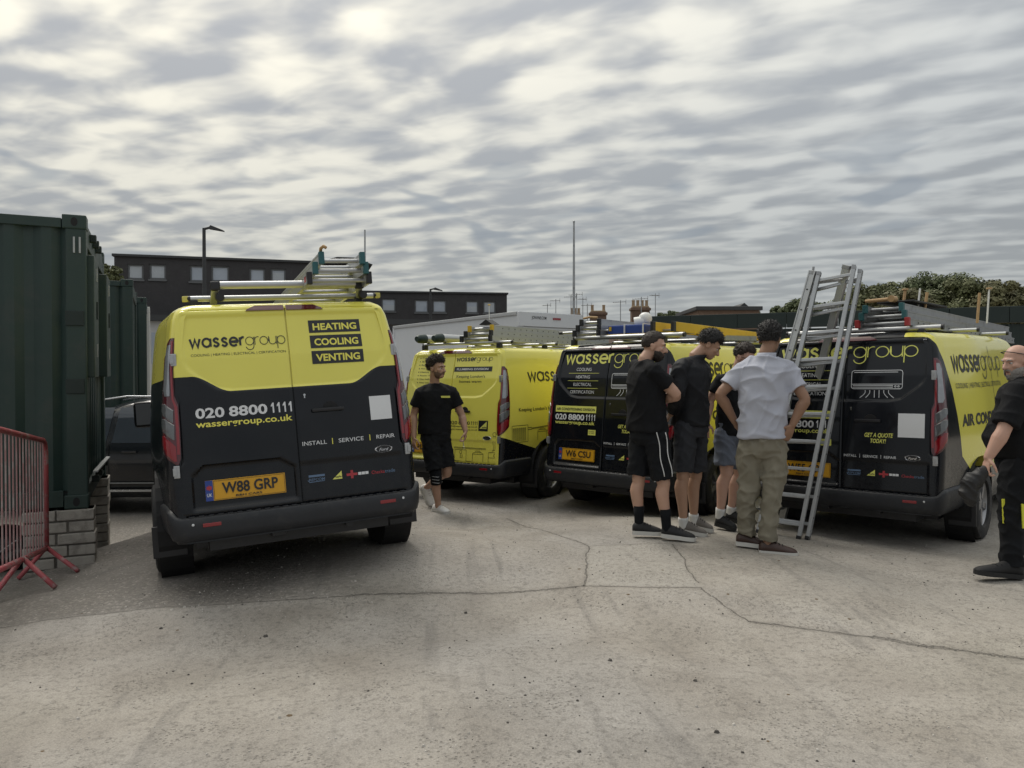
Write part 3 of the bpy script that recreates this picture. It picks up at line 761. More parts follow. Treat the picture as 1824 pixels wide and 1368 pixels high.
        mr = MB(); mr.box((s * 1.08 - .10, 3.66, 1.09), (s * 1.08 + .10, 3.80, 1.37), bev=.045); mr.box((s * .98 - .05, 3.71, 1.12), (s * .98 + .05, 3.76, 1.18), bev=.01)
        mirror = mr.build('door_mirror', M_BLKPL, van, 50)
        MB().box((s * 1.08 - .082, 3.652, 1.115), (s * 1.08 + .082, 3.664, 1.345), bev=.006).build('mirror_glass', M_GLASS, mirror)
    number_plate(van, plate)
    # maker's oval badge
    ov = MB(); c = rearY(.61, .83)
    Mo = Matrix.Translation((.612, c + .004, .830)) @ Matrix.Diagonal((1, 1, .42, 1)) @ Matrix.Rotation(R(90), 4, 'X')
    ov.lathe([(0, .008), (.054, .009), (.060, .013), (.066, .009), (.068, -.004)], Mo, 36)
    badge = ov.build('oval_badge', M_CHROME, van, 40)
    MB().lathe([(0, .0105), (.056, .0105), (.057, .007)], Mo, 36).build('badge_field', M_BLKP, badge)
    tg = text_fit('Ford', .612 - .036, .612 + .036, .818, .022, .02, .35)
    MB().add([(x, c + .004 - .0125, z) for x, z in tg[0]], tg[1]).build('badge_script', M_CHROME, badge, fix=False)
    return van
def stickers(van, sx, white_q):
    """accreditation stickers along the lower right door, from a left x and stretched by sx"""
    P = lambda x: .02 + (x - .02) * sx
    g = text_fit('REFCOM', P(.055), P(.168), .655, .02, .01, .1)
    decal(van, 'accreditation_sticker', [g, rect(P(.055), P(.168), .682, .697, 3), lines([[(P(.048), .664), (P(.06), .647), (P(.165), .65)]], .004)], M_BLUP)
    decal(van, 'triangle_sticker', (np.array([(P(.221), .650), (P(.290), .649), (P(.289), .706)]), [(0, 1, 2)]), M_LIMEP)
    decal(van, 'sticker_lettering', text_fit('safe', P(.242), P(.286), .660, .014, .02), M_BLKP, off=.0045)
    decal(van, 'red_cross_sticker', [rect(P(.323), P(.402), .662, .680, 2), (rect(P(.353), P(.372), .642, .701, 3)[0] + np.array([0, 0]), rect(0, 1, 0, 1, 3)[1])], M_REDP)
    decal(van, 'white_block_sticker', [rect(P(.408) + k * .0262 * sx, P(.408) + (k * .0262 + .0235) * sx, .661, .681, 1) for k in range(3)], M_WHITE)
    decal(van, 'red_lettering', text_fit('Checka', P(.507), P(.605), .655, .026, .006), M_REDP)
    decal(van, 'blue_lettering', text_fit('trade', P(.607), P(.685), .655, .026, .006), M_BLUP)
def rack(van, kind, bars, posts=(-.62, .62)):
    """roof bars in van coordinates: list of (y, x0, x1, z, radius)"""
    for (y, x0, x1, z, r) in bars:
        b = MB().tube([(x0, y, z), (x1, y, z)], r, 14).build('roof_bar', M_ALU, van, 40)
        for x, d in ((x0, -1), (x1, 1)): MB().tube([(x, y, z), (x + d * .022, y, z)], r * 1.06, 12).build('bar_end_cap', M_BLKPL, b, 40)
        for x in posts:
            if not (min(x0, x1) - .05 < x < max(x0, x1) + .05): x = x0 + .1 if x < 0 else x1 - .1
            MB().box((x - .028, y - .035, 1.90), (x + .028, y + .035, z - r * .6), bev=.008).build('roof_bar_foot', M_BLKPL, van)
PA, PB, PC = paint_mat('yellow_over_black'), paint_mat('yellow_rear'), paint_mat('black_rear')
# --- van 1: yellow over black, nearest on the left
v1 = make_van('yellow over black van with number plate W88 GRP, nearest on the left', PA, (-1.427, 5.327, 23.91, 3.447, -3.0, .14), 'W88 GRP')
decal(v1, 'company_logo', [g for g in logo(-.652, -.020, -.300, 1.650, .058)], M_BLKP)
decal(v1, 'services_line', text_fit('COOLING | HEATING | ELECTRICAL | CERTIFICATION', -.652, -.022, 1.585, .0175, -.002), M_BLKP)
for txt, z0, z1 in (('HEATING', 1.720, 1.814), ('COOLING', 1.605, 1.700), ('VENTING', 1.488, 1.584)):
    pn = decal(v1, 'service_panel', rect(.156, .535, z0, z1), M_BLKP)
    decal(pn, 'panel_lettering', text_fit(txt, .185, .508, z0 + .021, z1 - z0 - .042, .03), M_YELP, off=.005)
phone(v1, -.652, -.020, 1.160, .071, M_WHITE)
decal(v1, 'web_address', text_fit('wassergroup.co.uk', -.654, -.022, 1.098, .046, .018), M_YELP)
for txt, a, c in (('INSTALL', .031, .202), ('SERVICE', .287, .47), ('REPAIR', .566, .705)):
    decal(v1, 'door_lettering', text_fit(txt, a, c, .909, .030, .002), M_WHITE)
for x in (.243, .517): decal(v1, 'divider_bar', rect(x - .003, x + .003, .902, .945, 2), M_YELP)
decal(v1, 'blank_sticker', rect(.539, .70, 1.05, 1.225), M_WHITE)
stickers(v1, 1.0, None)
decal(v1, 'roof_mark', text_fit('W8', .664, .688, 1.885, .010, .01), M_BLKP)
rack(v1, 'a', [(.45, -.62, .72, 2.025, .021), (1.55, -.72, .74, 2.025, .021), (2.6, -.72, .74, 2.025, .021)], (-.60, .60))
# --- vans 3 and 4: black rear, yellow sides, air conditioning
def aircon(van, q=True):
    decal(van, 'company_logo', [g for g in logo(-.632, .622, .048, 1.740, .098, .23, .085)], M_LIMEP)
    for i, (txt, wd) in enumerate((('COOLING', .22), ('HEATING', .205), ('ELECTRICAL', .265), ('CERTIFICATION', .35))):
        decal(van, 'service_lettering', text_fit(txt, -.345 - wd / 2, -.345 + wd / 2, 1.648 - i * .0885, .038, -.001), M_WHITE)
        if i < 3: decal(van, 'service_rule', rect(-.565, -.12, 1.618 - i * .0885, 1.6225 - i * .0885, 3), M_LIMEP)
    pn = decal(van, 'division_panel', rect(-.708, -.108, 1.160, 1.235), M_LIMEP)
    decal(pn, 'division_lettering', text_fit('AIR CONDITIONING DIVISION', -.692, -.124, 1.182, .031, .03), M_BLKP, off=.005)
    phone(van, -.705, -.115, 1.072, .070, M_WHITE)
    decal(van, 'web_address', text_fit('wassergroup.co.uk', -.705, -.118, 1.022, .044, .018), M_LIMEP)
    st = decal(van, 'lime_sticker', rect(-.203, -.098, .905, .966), M_LIMEP)
    decal(st, 'sticker_lettering', [text_fit('POWERED', -.19, -.112, .941, .012, .01), text_fit('BY HEAT', -.19, -.112, .922, .012, .01)], M_BLKP, off=.005)
    r = .022
    box = [(.067 + r, 1.447)] + [(.51 - r, 1.447)] + ring(.51 - r, 1.447 + r, r, -90, 0, 4) + ring(.51 - r, 1.617 - r, r, 0, 90, 4) + ring(.067 + r, 1.617 - r, r, 90, 180, 4) + ring(.067 + r, 1.447 + r, r, 180, 270, 4)
    icon = [box, [(.09, 1.600), (.47, 1.600)], [(.072, 1.49), (.505, 1.49)], [(.08, 1.478), (.43, 1.478), (.43, 1.462), (.08, 1.462)], ring(.452, 1.469, .007, 0, 360, 8), ring(.478, 1.469, .007, 0, 360, 8)]
    for k, dx in enumerate((-.045, -.035, 0, 0, .035, .045)):
        x = .222 + k * .029 + (k - 2.5) * .012; icon.append(cr_spline([(x, 1.435), (x, 1.41), (x + dx * .45, 1.385), (x + dx, 1.365)], 4))
    decal(van, 'air_conditioner_drawing', lines(icon, .0055), M_WHITE)
    decal(van, 'quote_lettering', [text_fit('GET A QUOTE', .203, .450, 1.005, .040, .022, .25), text_fit('TODAY!', .255, .39, .952, .040, .022, .25)], M_LIMEP)
    for g in (text_fit('INSTALL', .022, .135, .815, .024, .004), text_fit('SERVICE', .192, .32, .815, .024, .004), text_fit('REPAIR', .375, .478, .815, .024, .004), rect(.163, .166, .81, .845, 1), rect(.347, .350, .81, .845, 1)): decal(van, 'door_lettering', g, M_WHITE)
    decal(van, 'blank_sticker', rect(.487, .704, 1.012, 1.226), M_WHITE)
    stickers(van, 1.03, None)
    decal(van, 'side_logo', [g for g in logo(.49, 2.06, 1.20, 1.600, .138, .24, .08)], M_BLKP, onside)
    decal(van, 'side_services_line', text_fit('COOLING | HEATING | ELECTRICAL | CERTIFICATION', .50, 1.96, 1.440, .050, .0), M_BLKP, onside)
    decal(van, 'side_lettering', text_fit('AIR CONDITIONING', .56, 2.15, 1.095, .112, .035), M_BLKP, onside)
    decal(van, 'roof_mark', text_fit('W5', .66, .69, 1.885, .010, .01), M_WHITE)
v3 = make_van('black rear air conditioning van with number plate W6 CSU, second from the right', PC, (1.004, 8.645, -41.37, .096, -.284, -.062), 'W6 CSU')
aircon(v3)
rack(v3, 'c', [(.33, -.60, .86, 2.045, .026), (1.35, -.72, .80, 2.03, .02), (2.5, -.72, .80, 2.03, .02)])
v4 = make_van('black rear air conditioning van with yellow side behind the leaning ladder, rightmost', PC, (3.103, 7.166, -42.937, .708, .596, -.036), 'W55 GRP')
aircon(v4)
rack(v4, 'd', [(.33, -.62, .78, 2.0, .024), (1.30, -.70, .86, 2.0, .02), (2.35, -.70, .92, 1.99, .02)])
# --- van 2: all yellow plumbing van, farthest
v2 = make_van('bright yellow plumbing division van parked behind the walking man', PB, (-.834, 9.771, -34.371, .414, .237, -.085), 'PL4 GRP')
decal(v2, 'company_logo', [g for g in logo(.035, .60, .345, 1.797, .040)], M_BLKP)
pn = decal(v2, 'division_panel', rect(.018, .612, 1.660, 1.722), M_BLKP)
decal(pn, 'division_lettering', text_fit('PLUMBING DIVISION', .06, .555, 1.678, .028, .02), M_WHITE, off=.005)
decal(v2, 'slogan_lettering', [text_fit("Keeping London's", .07, .52, 1.582, .036, .006), text_fit('homes warm', .125, .47, 1.518, .036, .006)], M_BLKP)
for i, s_ in enumerate(('Cylinders', 'Boilers', 'Boiler care', 'Hot & cold', 'Heating', 'Power flushing', 'Gas leaks', 'New systems')):
    decal(v2, 'service_lettering', [text_fit(s_, -.565, -.565 + .022 * len(s_), 1.836 - i * .0465, .020, .0), rect(-.605, -.592, 1.838 - i * .0465, 1.852 - i * .0465, 1)], M_BLKP)
phone(v2, .012, .460, .988, .045, M_BLKP, .012)
decal(v2, 'web_address', [text_fit('info@wassergroup.co.uk', .012, .462, .955, .022, .004), text_fit('www.wassergroup.co.uk', .012, .464, .918, .022, .004)], M_BLKP)
bd = decal(v2, 'gas_badge', rect(.478, .62, .915, 1.046), M_BLKP)
decal(bd, 'badge_triangle', (np.array([(.495, .945), (.602, .944), (.602, 1.036)]), [(0, 1, 2)]), M_LIMEP, off=.005)
decal(bd, 'badge_lettering', text_fit('safe', .535, .60, .952, .022, .02), M_BLKP, off=.0065)
art = [[(.10, .70), (.60, .70)], [(.10, .688), (.60, .688)], [(.12, .67), (.12, .53), (.20, .53)], [(.30, .67), (.30, .53), (.38, .53)], [(.12, .67), (.30, .67)], [(.40, .53), (.40, .63), (.43, .648), (.53, .648), (.56, .63), (.56, .53)], [(.40, .625), (.56, .625)], [(.44, .648), (.45, .665), (.51, .665), (.52, .648)],
       [(.64, .53), (.64, .655), (.745, .655)], [(.64, .59), (.745, .59)], [(.69, .655), (.70, .685), (.745, .685)], [(.715, .685), (.70, .78), (.705, .86)], [(.735, .685), (.73, .78), (.735, .86)], ring(.725, .88, .026, 0, 360, 12), ring(.738, .62, .02, 90, 270, 8), ring(.215, .64, .02, 0, 360, 8), [(.21, .62), (.21, .57), (.24, .57), (.24, .61)]]
decal(v2, 'pipework_drawing', lines(art, .0045), M_BLKP)
decal(v2, 'side_logo', [g for g in logo(.62, 2.35, 1.42, 1.535, .112, .22, .075)], M_BLKP, onside)
decal(v2, 'side_lettering', text_fit("Keeping London's homes warm", .38, 1.36, 1.152, .046, .01), M_BLKP, onside)
art2 = [[(.18, .775), (.18, .985), (.49, .985), (.49, .775), (.18, .775)]] + [[(.205 + k * .037, .79), (.205 + k * .037, .955), (.222 + k * .037, .955), (.222 + k * .037, .79)] for k in range(7)] + [[(.49, .95), (.56, .95), (.56, .925), (.49, .925)], [(.56, .94), (.92, .96)], [(.56, .93), (.92, .95)], [(.68, .78), (.68, .895), (.70, .91), (.84, .91), (.86, .895), (.86, .80)], [(.68, .885), (.86, .885)], [(.72, .91), (.73, .928), (.81, .928), (.82, .91)], ring(.90, .955, .02, 0, 360, 8)]
art2 = [[(y_ + .05, z_ - .01) for y_, z_ in p_] for p_ in art2]
decal(v2, 'side_pipework_drawing', lines(art2, .006), M_BLKP, onside)
rack(v2, 'b', [(.32, -.63, .80, 2.03, .018), (1.4, -.70, .80, 2.03, .018), (2.5, -.70, .80, 2.03, .018)])
VANS = [v1, v2, v3, v4]
# ================================================================== ladders and roof loads
M_TEAL = pmat('teal_plastic_cap', (.02, .10, .11), .5, var=.15)
M_REDPL = pmat('red_plastic', (.35, .03, .03), .5, var=.15)
M_YELPL = pmat('yellow_glassfibre', (.62, .40, .02), .5, var=.12, scale=9, dirt=((.25, .2, .1), 6, .58, .4))
M_BLUEPL = pmat('blue_plastic', (.015, .05, .24), .45, var=.15)
M_WOOD = pmat('pale_wood', (.42, .27, .13), .6, var=.2, scale=20)
M_DKCLOTH = pmat('black_sheeting', (.012, .012, .013), .6, var=.2, bump=.3, bscale=40)
M_WPL = pmat('white_plastic', (.72, .72, .70), .35, var=.06)
def ladder_section(root, a, b, side, w, pitch=.27, rail=(.028, .075), first=.16, mat=None, rung_r=.016, capmat=None, redend=False, holes=False):
    """one ladder section: centre line a-b, 'side' = vector across; rails, rungs and feet caps are parts"""
    a = Vector(a); b = Vector(b); d = (b - a); L = d.length; d.normalize(); s = Vector(side); s = (s - d * s.dot(d)).normalized(); n = s.cross(d).normalized()
    mat = mat or M_ALU
    for q in (-1, 1):
        o = s * (w / 2) * q
        rl = MB().bar(a + o, b + o, rail[0], rail[1], n, .004)
        ro = rl.build('rail', mat, root)
        # lips of the channel section, along both long edges
        lp = MB()
        for e in (-1, 1): lp.bar(a + o + s * q * rail[0] * .5 + n * e * (rail[1] / 2 - .006), b + o + s * q * rail[0] * .5 + n * e * (rail[1] / 2 - .006), .006, .012, n)
        lp.build('rail_lip', mat, ro)
        if capmat:
            MB().bar(a + o - d * .012, a + o + d * .035, rail[0] + .012, rail[1] + .012, n, .005).build('end_cap', capmat, ro)
        if holes:
            k = first + .13
            hb = MB()
            while k < L - .05:
                c = a + d * k + o + s * q * (rail[0] * .5 + .0005); hb.bar(c, c + s * q * .004, .011, .011, n); k += pitch / 2
            hb.build('rail_hole', M_SEAM, ro)['kind'] = 'stuff'
    k = first
    while k < L - .06:
        c = a + d * k; MB().tube([c - s * (w / 2 - .004), c + s * (w / 2 - .004)], rung_r, 8).build('rung', mat, root, 50); k += pitch
def vt(van): return van.matrix_world.copy()
def load(name, label, cat, van, group=None):
    o = thing(name, label, cat, group=group); o.matrix_world = vt(van); return o
bpy.context.view_layer.update()
# van 1: a stacked extension ladder with teal end caps
L1 = load('extension_ladder', 'stacked aluminium ladder with teal end caps on the roof of the nearest yellow van', 'ladder', v1)
for (x, z, w_, y0, y1, cm) in ((.42, 2.255, .300, .08, 3.35, M_TEAL), (.41, 2.185, .372, .10, 3.30, M_TEAL), (.40, 2.115, .440, .12, 3.25, M_BLKPL)):
    ladder_section(L1, (x, y0, z), (x - .02, y1, z - .005), (1, 0, 0), w_, .28, (.026, .078), .12, capmat=cm)
MB().box((.165, .20, 2.10), (.178, .27, 2.15), bev=.003).build('maker_mark', M_REDPL, L1)
hk = MB().tube([(.27, .12, 2.29), (.27, .08, 2.325), (.285, .05, 2.335), (.30, .04, 2.32)], .012, 8); hk.build('rope_hook', M_WOOD, L1, True)
# the roller bar at the rear of van 1's rack
RB = load('ladder_roller', 'aluminium loading roller with black brackets at the rear edge of the nearest van roof', 'roof roller', v1)
MB().tube([(-.42, .34, 2.105), (.56, .34, 2.105)], .028, 16).build('roller_tube', M_ALU, RB, 40)
for x in (-.455, .59):
    MB().box((x - .032, .31, 2.065), (x + .032, .37, 2.13), bev=.012).build('roller_bracket', M_BLKPL, RB)
    MB().bar((x, .35, 2.08), (x * 1.03, .44, 1.99), .05, .022, (0, 0, 1), .004).build('roller_arm', M_ALU, RB)
    MB().lathe([(0, .03), (.03, .028), (.034, 0), (.03, -.028), (0, -.03)], Matrix.Translation((x * 1.0 + .03, .37, 2.02)) @ Matrix.Rotation(R(90), 4, 'X'), 16).build('roller_knob', M_BLKPL, RB, 40)
for x in (-.655, .755): MB().box((x - .022, .43, 2.005), (x + .022, .47, 2.045), bev=.008).build('yellow_reflection_end', pmat('yellow_reflection_paint', (.52, .47, .12), .5), RB)  # pale yellow reflection at the bar ends, put in as coloured blocks
# van 2: two pipe tubes and a perforated ladder
for lab, x in (('left of two silver pipe carrier tubes on the yellow plumbing van roof', -.56), ('right of two silver pipe carrier tubes on the yellow plumbing van roof', -.27)):
    T = load('pipe_carrier', lab, 'pipe carrier', v2, 'pipe carriers on the plumbing van roof')
    MB().tube([(x, .22, 2.105), (x, 3.2, 2.105)], .058, 18).build('carrier_tube', M_ALU, T, 40)
    MB().tube([(x, .08, 2.10), (x, .12, 2.102), (x, .24, 2.105)], [.035, .056, .064], 18).build('carrier_cap', pmat('dark_green_plastic', (.012, .03, .026), .5), T, 40)
L2 = load('extension_ladder', 'perforated aluminium ladder lying on the roof of the yellow plumbing van', 'ladder', v2)
for (x, z, w_, y0) in ((.33, 2.215, .36, .30), (.32, 2.145, .41, .26), (.31, 2.08, .46, .22)):
    ladder_section(L2, (x, y0, z), (x + .02, y0 + 3.2, z), (1, 0, 0), w_, .28, (.026, .07), .10, capmat=M_YELPL if z > 2.2 else M_BLKPL, holes=True, rung_r=.019)
cl = load('beacon_bracket', 'black bracket with a thin white rod on the plumbing van ladder', 'bracket', v2)
MB().prism([(.28, .34, 2.262), (.50, .34, 2.262), (.39, .34, 2.33)], (0, .16, 0)).build('bracket_hood', M_BLKPL, cl)
MB().tube([(.39, .42, 2.32), (.39, .42, 2.52)], .006, 8).build('rod', M_WPL, cl); MB().lathe([(0, .012), (.018, .006), (.018, -.004), (0, -.004)], Matrix.Translation((.39, .42, 2.52)), 12).build('rod_tip', M_YELPL, cl)
# van 3: ladder, blue case, white flue ball and a yellow glassfibre step ladder
L3 = load('extension_ladder', 'short aluminium ladder stack on the left roof edge of van W6 CSU', 'ladder', v3)
for (x, z, w_, y0) in ((-.40, 2.235, .26, .34), (-.40, 2.165, .31, .30), (-.40, 2.10, .35, .26)):
    ladder_section(L3, (x, y0, z), (x, y0 + 2.6, z), (1, 0, 0), w_, .28, (.024, .066), .08, capmat=M_BLKPL)
MB().tube([(-.50, .36, 2.285), (-.40, .34, 2.295), (-.30, .36, 2.285)], .014, 8).build('wooden_handle', M_WOOD, L3)
P3 = load('conduit_pole', 'thin aluminium pole laid across the roof of van W6 CSU', 'pole', v3)
MB().tube([(-.78, .30, 2.115), (.06, .46, 2.135)], .014, 10).build('pole_tube', M_ALU, P3); MB().tube([(-.82, .292, 2.114), (-.775, .301, 2.115)], .02, 10).build('pole_end', M_BLKPL, P3)
B3 = load('blue_ladder_case', 'blue and white tool case tied on the roof of van W6 CSU', 'tool case', v3)
MB().box((-.18, .40, 2.075), (.33, 1.2, 2.185), bev=.015).build('case', M_BLUEPL, B3)
MB().box((-.19, .39, 2.06), (.34, 1.21, 2.082), bev=.004).build('case_base', M_YELPL, B3)
MB().box((-.155, .388, 2.12), (-.125, .402, 2.17)).build('case_latch', M_YELPL, B3)
for x in (.06, .31): MB().box((x - .006, .384, 2.05), (x + .006, 1.216, 2.195)).build('tie_strap', M_WPL, B3)
W3 = load('flue_cowl', 'white round flue cowl on the roof of van W6 CSU', 'flue cowl', v3)
MB().lathe([(0, .085), (.04, .078), (.07, .05), (.08, .01), (.072, -.03), (.05, -.06), (0, -.062)], Matrix.Translation((.20, .62, 2.255)), 22).build('cowl_ball', M_WPL, W3, True)
MB().tube([(.20, .60, 2.235), (.10, .55, 2.215)], [.06, .066], 18).build('cowl_neck', M_WPL, W3, 40)
Y3 = load('step_ladder', 'yellow glassfibre step ladder lying on the roof of van W6 CSU', 'ladder', v3)
for (x, z) in ((.46, 2.15), (.72, 2.14)):
    MB().bar((x, .34, z), (x - .02, 2.7, z - .02), .03, .105, (0, 0, 1), .006).build('stile', M_YELPL, Y3)
    MB().bar((x, .33, z), (x, .39, z), .036, .112, (0, 0, 1), .004).build('stile_foot', M_BLKPL, Y3)
for k in range(8): MB().box((.47, .55 + k * .27, 2.10), (.70, .63 + k * .27, 2.125), bev=.004).build('tread', M_ALUD, Y3)
for k in range(2): MB().bar((.70 + .02 * k, 1.0, 2.06 - .03 * k), (.73, 2.5, 2.10 - .03 * k), .022, .03, (0, 0, 1)).build('rear_stay', M_ALUD, Y3)
# van 4: three-part ladder with teal caps, tools on top
L4 = load('extension_ladder', 'long three part aluminium ladder with teal caps on the roof of the rightmost van', 'ladder', v4)
for (x, z, w_, y0, cm) in ((.30, 2.20, .33, .28, M_TEAL), (.30, 2.13, .39, .26, M_TEAL), (.30, 2.06, .45, .24, M_REDPL)):
    ladder_section(L4, (x, y0, z), (x + .24, y0 + 3.4, z - .12), (1, 0, 0), w_, .28, (.028, .066), .11, mat=M_ALUD, capmat=cm, holes=(z < 2.1))
SH = load('roof_sheet', 'black sheet of tools strapped on the ladder of the rightmost van', 'sheet', v4)
MB().box((.16, .55, 2.262), (.50, 1.75, 2.282), bev=.008).build('sheet', M_DKCLOTH, SH)
ML = load('mallet', 'wooden mallet lying on the ladder of the rightmost van', 'mallet', v4)
MB().tube([(.10, .42, 2.285), (.36, .42, 2.29)], [.017, .02], 10).build('mallet_handle', M_WOOD, ML); MB().tube([(.35, .36, 2.29), (.35, .47, 2.29)], .032, 12).build('mallet_head', M_WOOD, ML)
for k, (x, y, h, lab) in enumerate(((.34, .75, .13, 'left upright wooden handle standing on the rightmost van roof load'), (.42, .95, .15, 'white rod standing on the rightmost van roof load beside the handle'), (.47, 1.0, .11, 'short wooden stake standing on the rightmost van roof load'), (.72, 2.0, .15, 'slanted wooden stake far forward on the rightmost van roof'), (.78, 2.15, .20, 'rod with yellow top far forward on the rightmost van roof'))):
    o = load('tool_handle', lab, 'tool', v4); MB().tube([(x, y, 2.2 if k < 3 else 2.1), (x + .02, y + .02, 2.27 + h)], .009 if k in (1, 4) else .014, 8).build('shaft', M_WPL if k in (1, 4) else M_WOOD, o)
    if k in (0, 4): MB().lathe([(0, .01), (.028, .006), (.03, -.008), (0, -.01)], Matrix.Translation((x + .02, y + .02, 2.275 + h)), 12).build('tip', M_WOOD, o)
# --- the ladder standing open beside the group
SL = thing('standing_ladder', 'aluminium combination ladder standing open on the ground in front of the rightmost van', 'ladder', (0, 0, 0))
def gp(px, py, d): return at(px, py, d)
b0 = onground(1352, 949); b1 = onground(1424, 960); 
tL = at(1447, 484, 7.30); tR = at(1507, 474, 7.10)
def quad_section(root, bl, br, tl, tr, n, rail=(.030, .072), t0=.05, t1=.97):
    bl, br, tl, tr = map(Vector, (bl, br, tl, tr)); acr = (br - bl).normalized(); nn = (tl - bl).cross(acr).normalized()
    for p, q in ((bl, tl), (br, tr)):
        ro = MB().bar(p, q, rail[0], rail[1], nn, .004).build('rail', M_ALU, root)
        dd = (q - p).normalized(); lp = MB()
        for e in (-1, 1): lp.bar(p + nn * e * (rail[1] / 2 - .006) + acr * (.016 if p is br else -.016), q + nn * e * (rail[1] / 2 - .006) + acr * (.016 if p is br else -.016), .008, .012, nn)
        lp.build('rail_lip', M_ALU, ro)
        MB().bar(p - dd * .006, p + dd * .03, rail[0] + .01, rail[1] + .01, nn, .004).build('rail_foot', M_BLKPL, ro)
        MB().bar(q - dd * .03, q + dd * .008, rail[0] + .006, rail[1] + .006, nn, .004).build('rail_top_cap', M_ALUD, ro)
        hb = MB(); L = (q - p).length; k = .2
        while k < L - .1:
            c = p + dd * k + acr * (.0155 if p is br else -.0155); hb.bar(c, c + acr * (.004 if p is br else -.004), .012, .016, nn); k += .2
        hb.build('rail_hole', M_SEAM, ro)['kind'] = 'stuff'
    for k in range(n):
        t = t0 + (t1 - t0) * k / (n - 1); a = bl.lerp(tl, t); c = br.lerp(tr, t)
        MB().bar(a, c, .030, .026, nn, .005).build('rung', M_ALU, root)
quad_section(SL, b0, b1, tL + Vector((.04, -.05, -.02)), tR + Vector((.04, -.06, -.01)), 10)
quad_section(SL, b0 + Vector((.03, .06, 0)), b1 + Vector((.075, -.02, 0)), tL + Vector((.05, .03, -.10)), tR + Vector((.105, -.05, -.05)), 10, (.028, .066), .055, .968)
f0 = onground(1322, 938); f1 = onground(1392, 934); f1.z += .0
quad_section(SL, f0, f1, tL, tR, 10, t0=.07, t1=.955)
MB().tube([tL, tL + Vector((.005, 0, .045))], .012, 8).build('hinge_pin', M_ALUD, SL)
# ================================================================== containers, block piers, barrier, parked car
M_GREEN = pmat('container_green', (.016, .036, .031), .5, var=.22, scale=2.2, bump=.05, bscale=20, dirt=((.035, .045, .04), 2.5, .5, .55))
M_GREEND = pmat('container_green_dark', (.007, .017, .015), .55, var=.2, scale=3)
M_BLOCK = pmat('concrete_block', (.36, .335, .30), .9, var=.22, scale=9, bump=.6, bscale=70, dirt=((.13, .12, .105), 5, .46, .5))
M_MORT = pmat('block_mortar', (.17, .158, .14), .95, var=.2, scale=30, bump=.4)
M_GALV = pmat('galvanised_steel', (.40, .41, .41), .45, .6, var=.15, scale=20)
def corrugated(mb, p0, p1, z0, z1, nrm, pitch=.278, depth=.036):
    """trapezoidal sheet from p0 to p1 (2-D), pushed in along -nrm"""
    p0 = Vector((*p0, 0)); p1 = Vector((*p1, 0)); L = (p1 - p0).length; d = (p1 - p0).normalized(); n = Vector((*nrm, 0))
    pts = []; x = 0
    while x < L - .01:
        for f, o in ((0, 0), (.26, 0), (.5, 1), (.76, 1)):
            if x + f * pitch <= L: pts.append(p0 + d * (x + f * pitch) - n * depth * o)
        x += pitch
    pts.append(p1)
    vs = [(p.x, p.y, z) for p in pts for z in (z0, z1)]; fs = [(2 * i, 2 * i + 2, 2 * i + 3, 2 * i + 1) for i in range(len(pts) - 1)]
    mb.add(vs, fs)
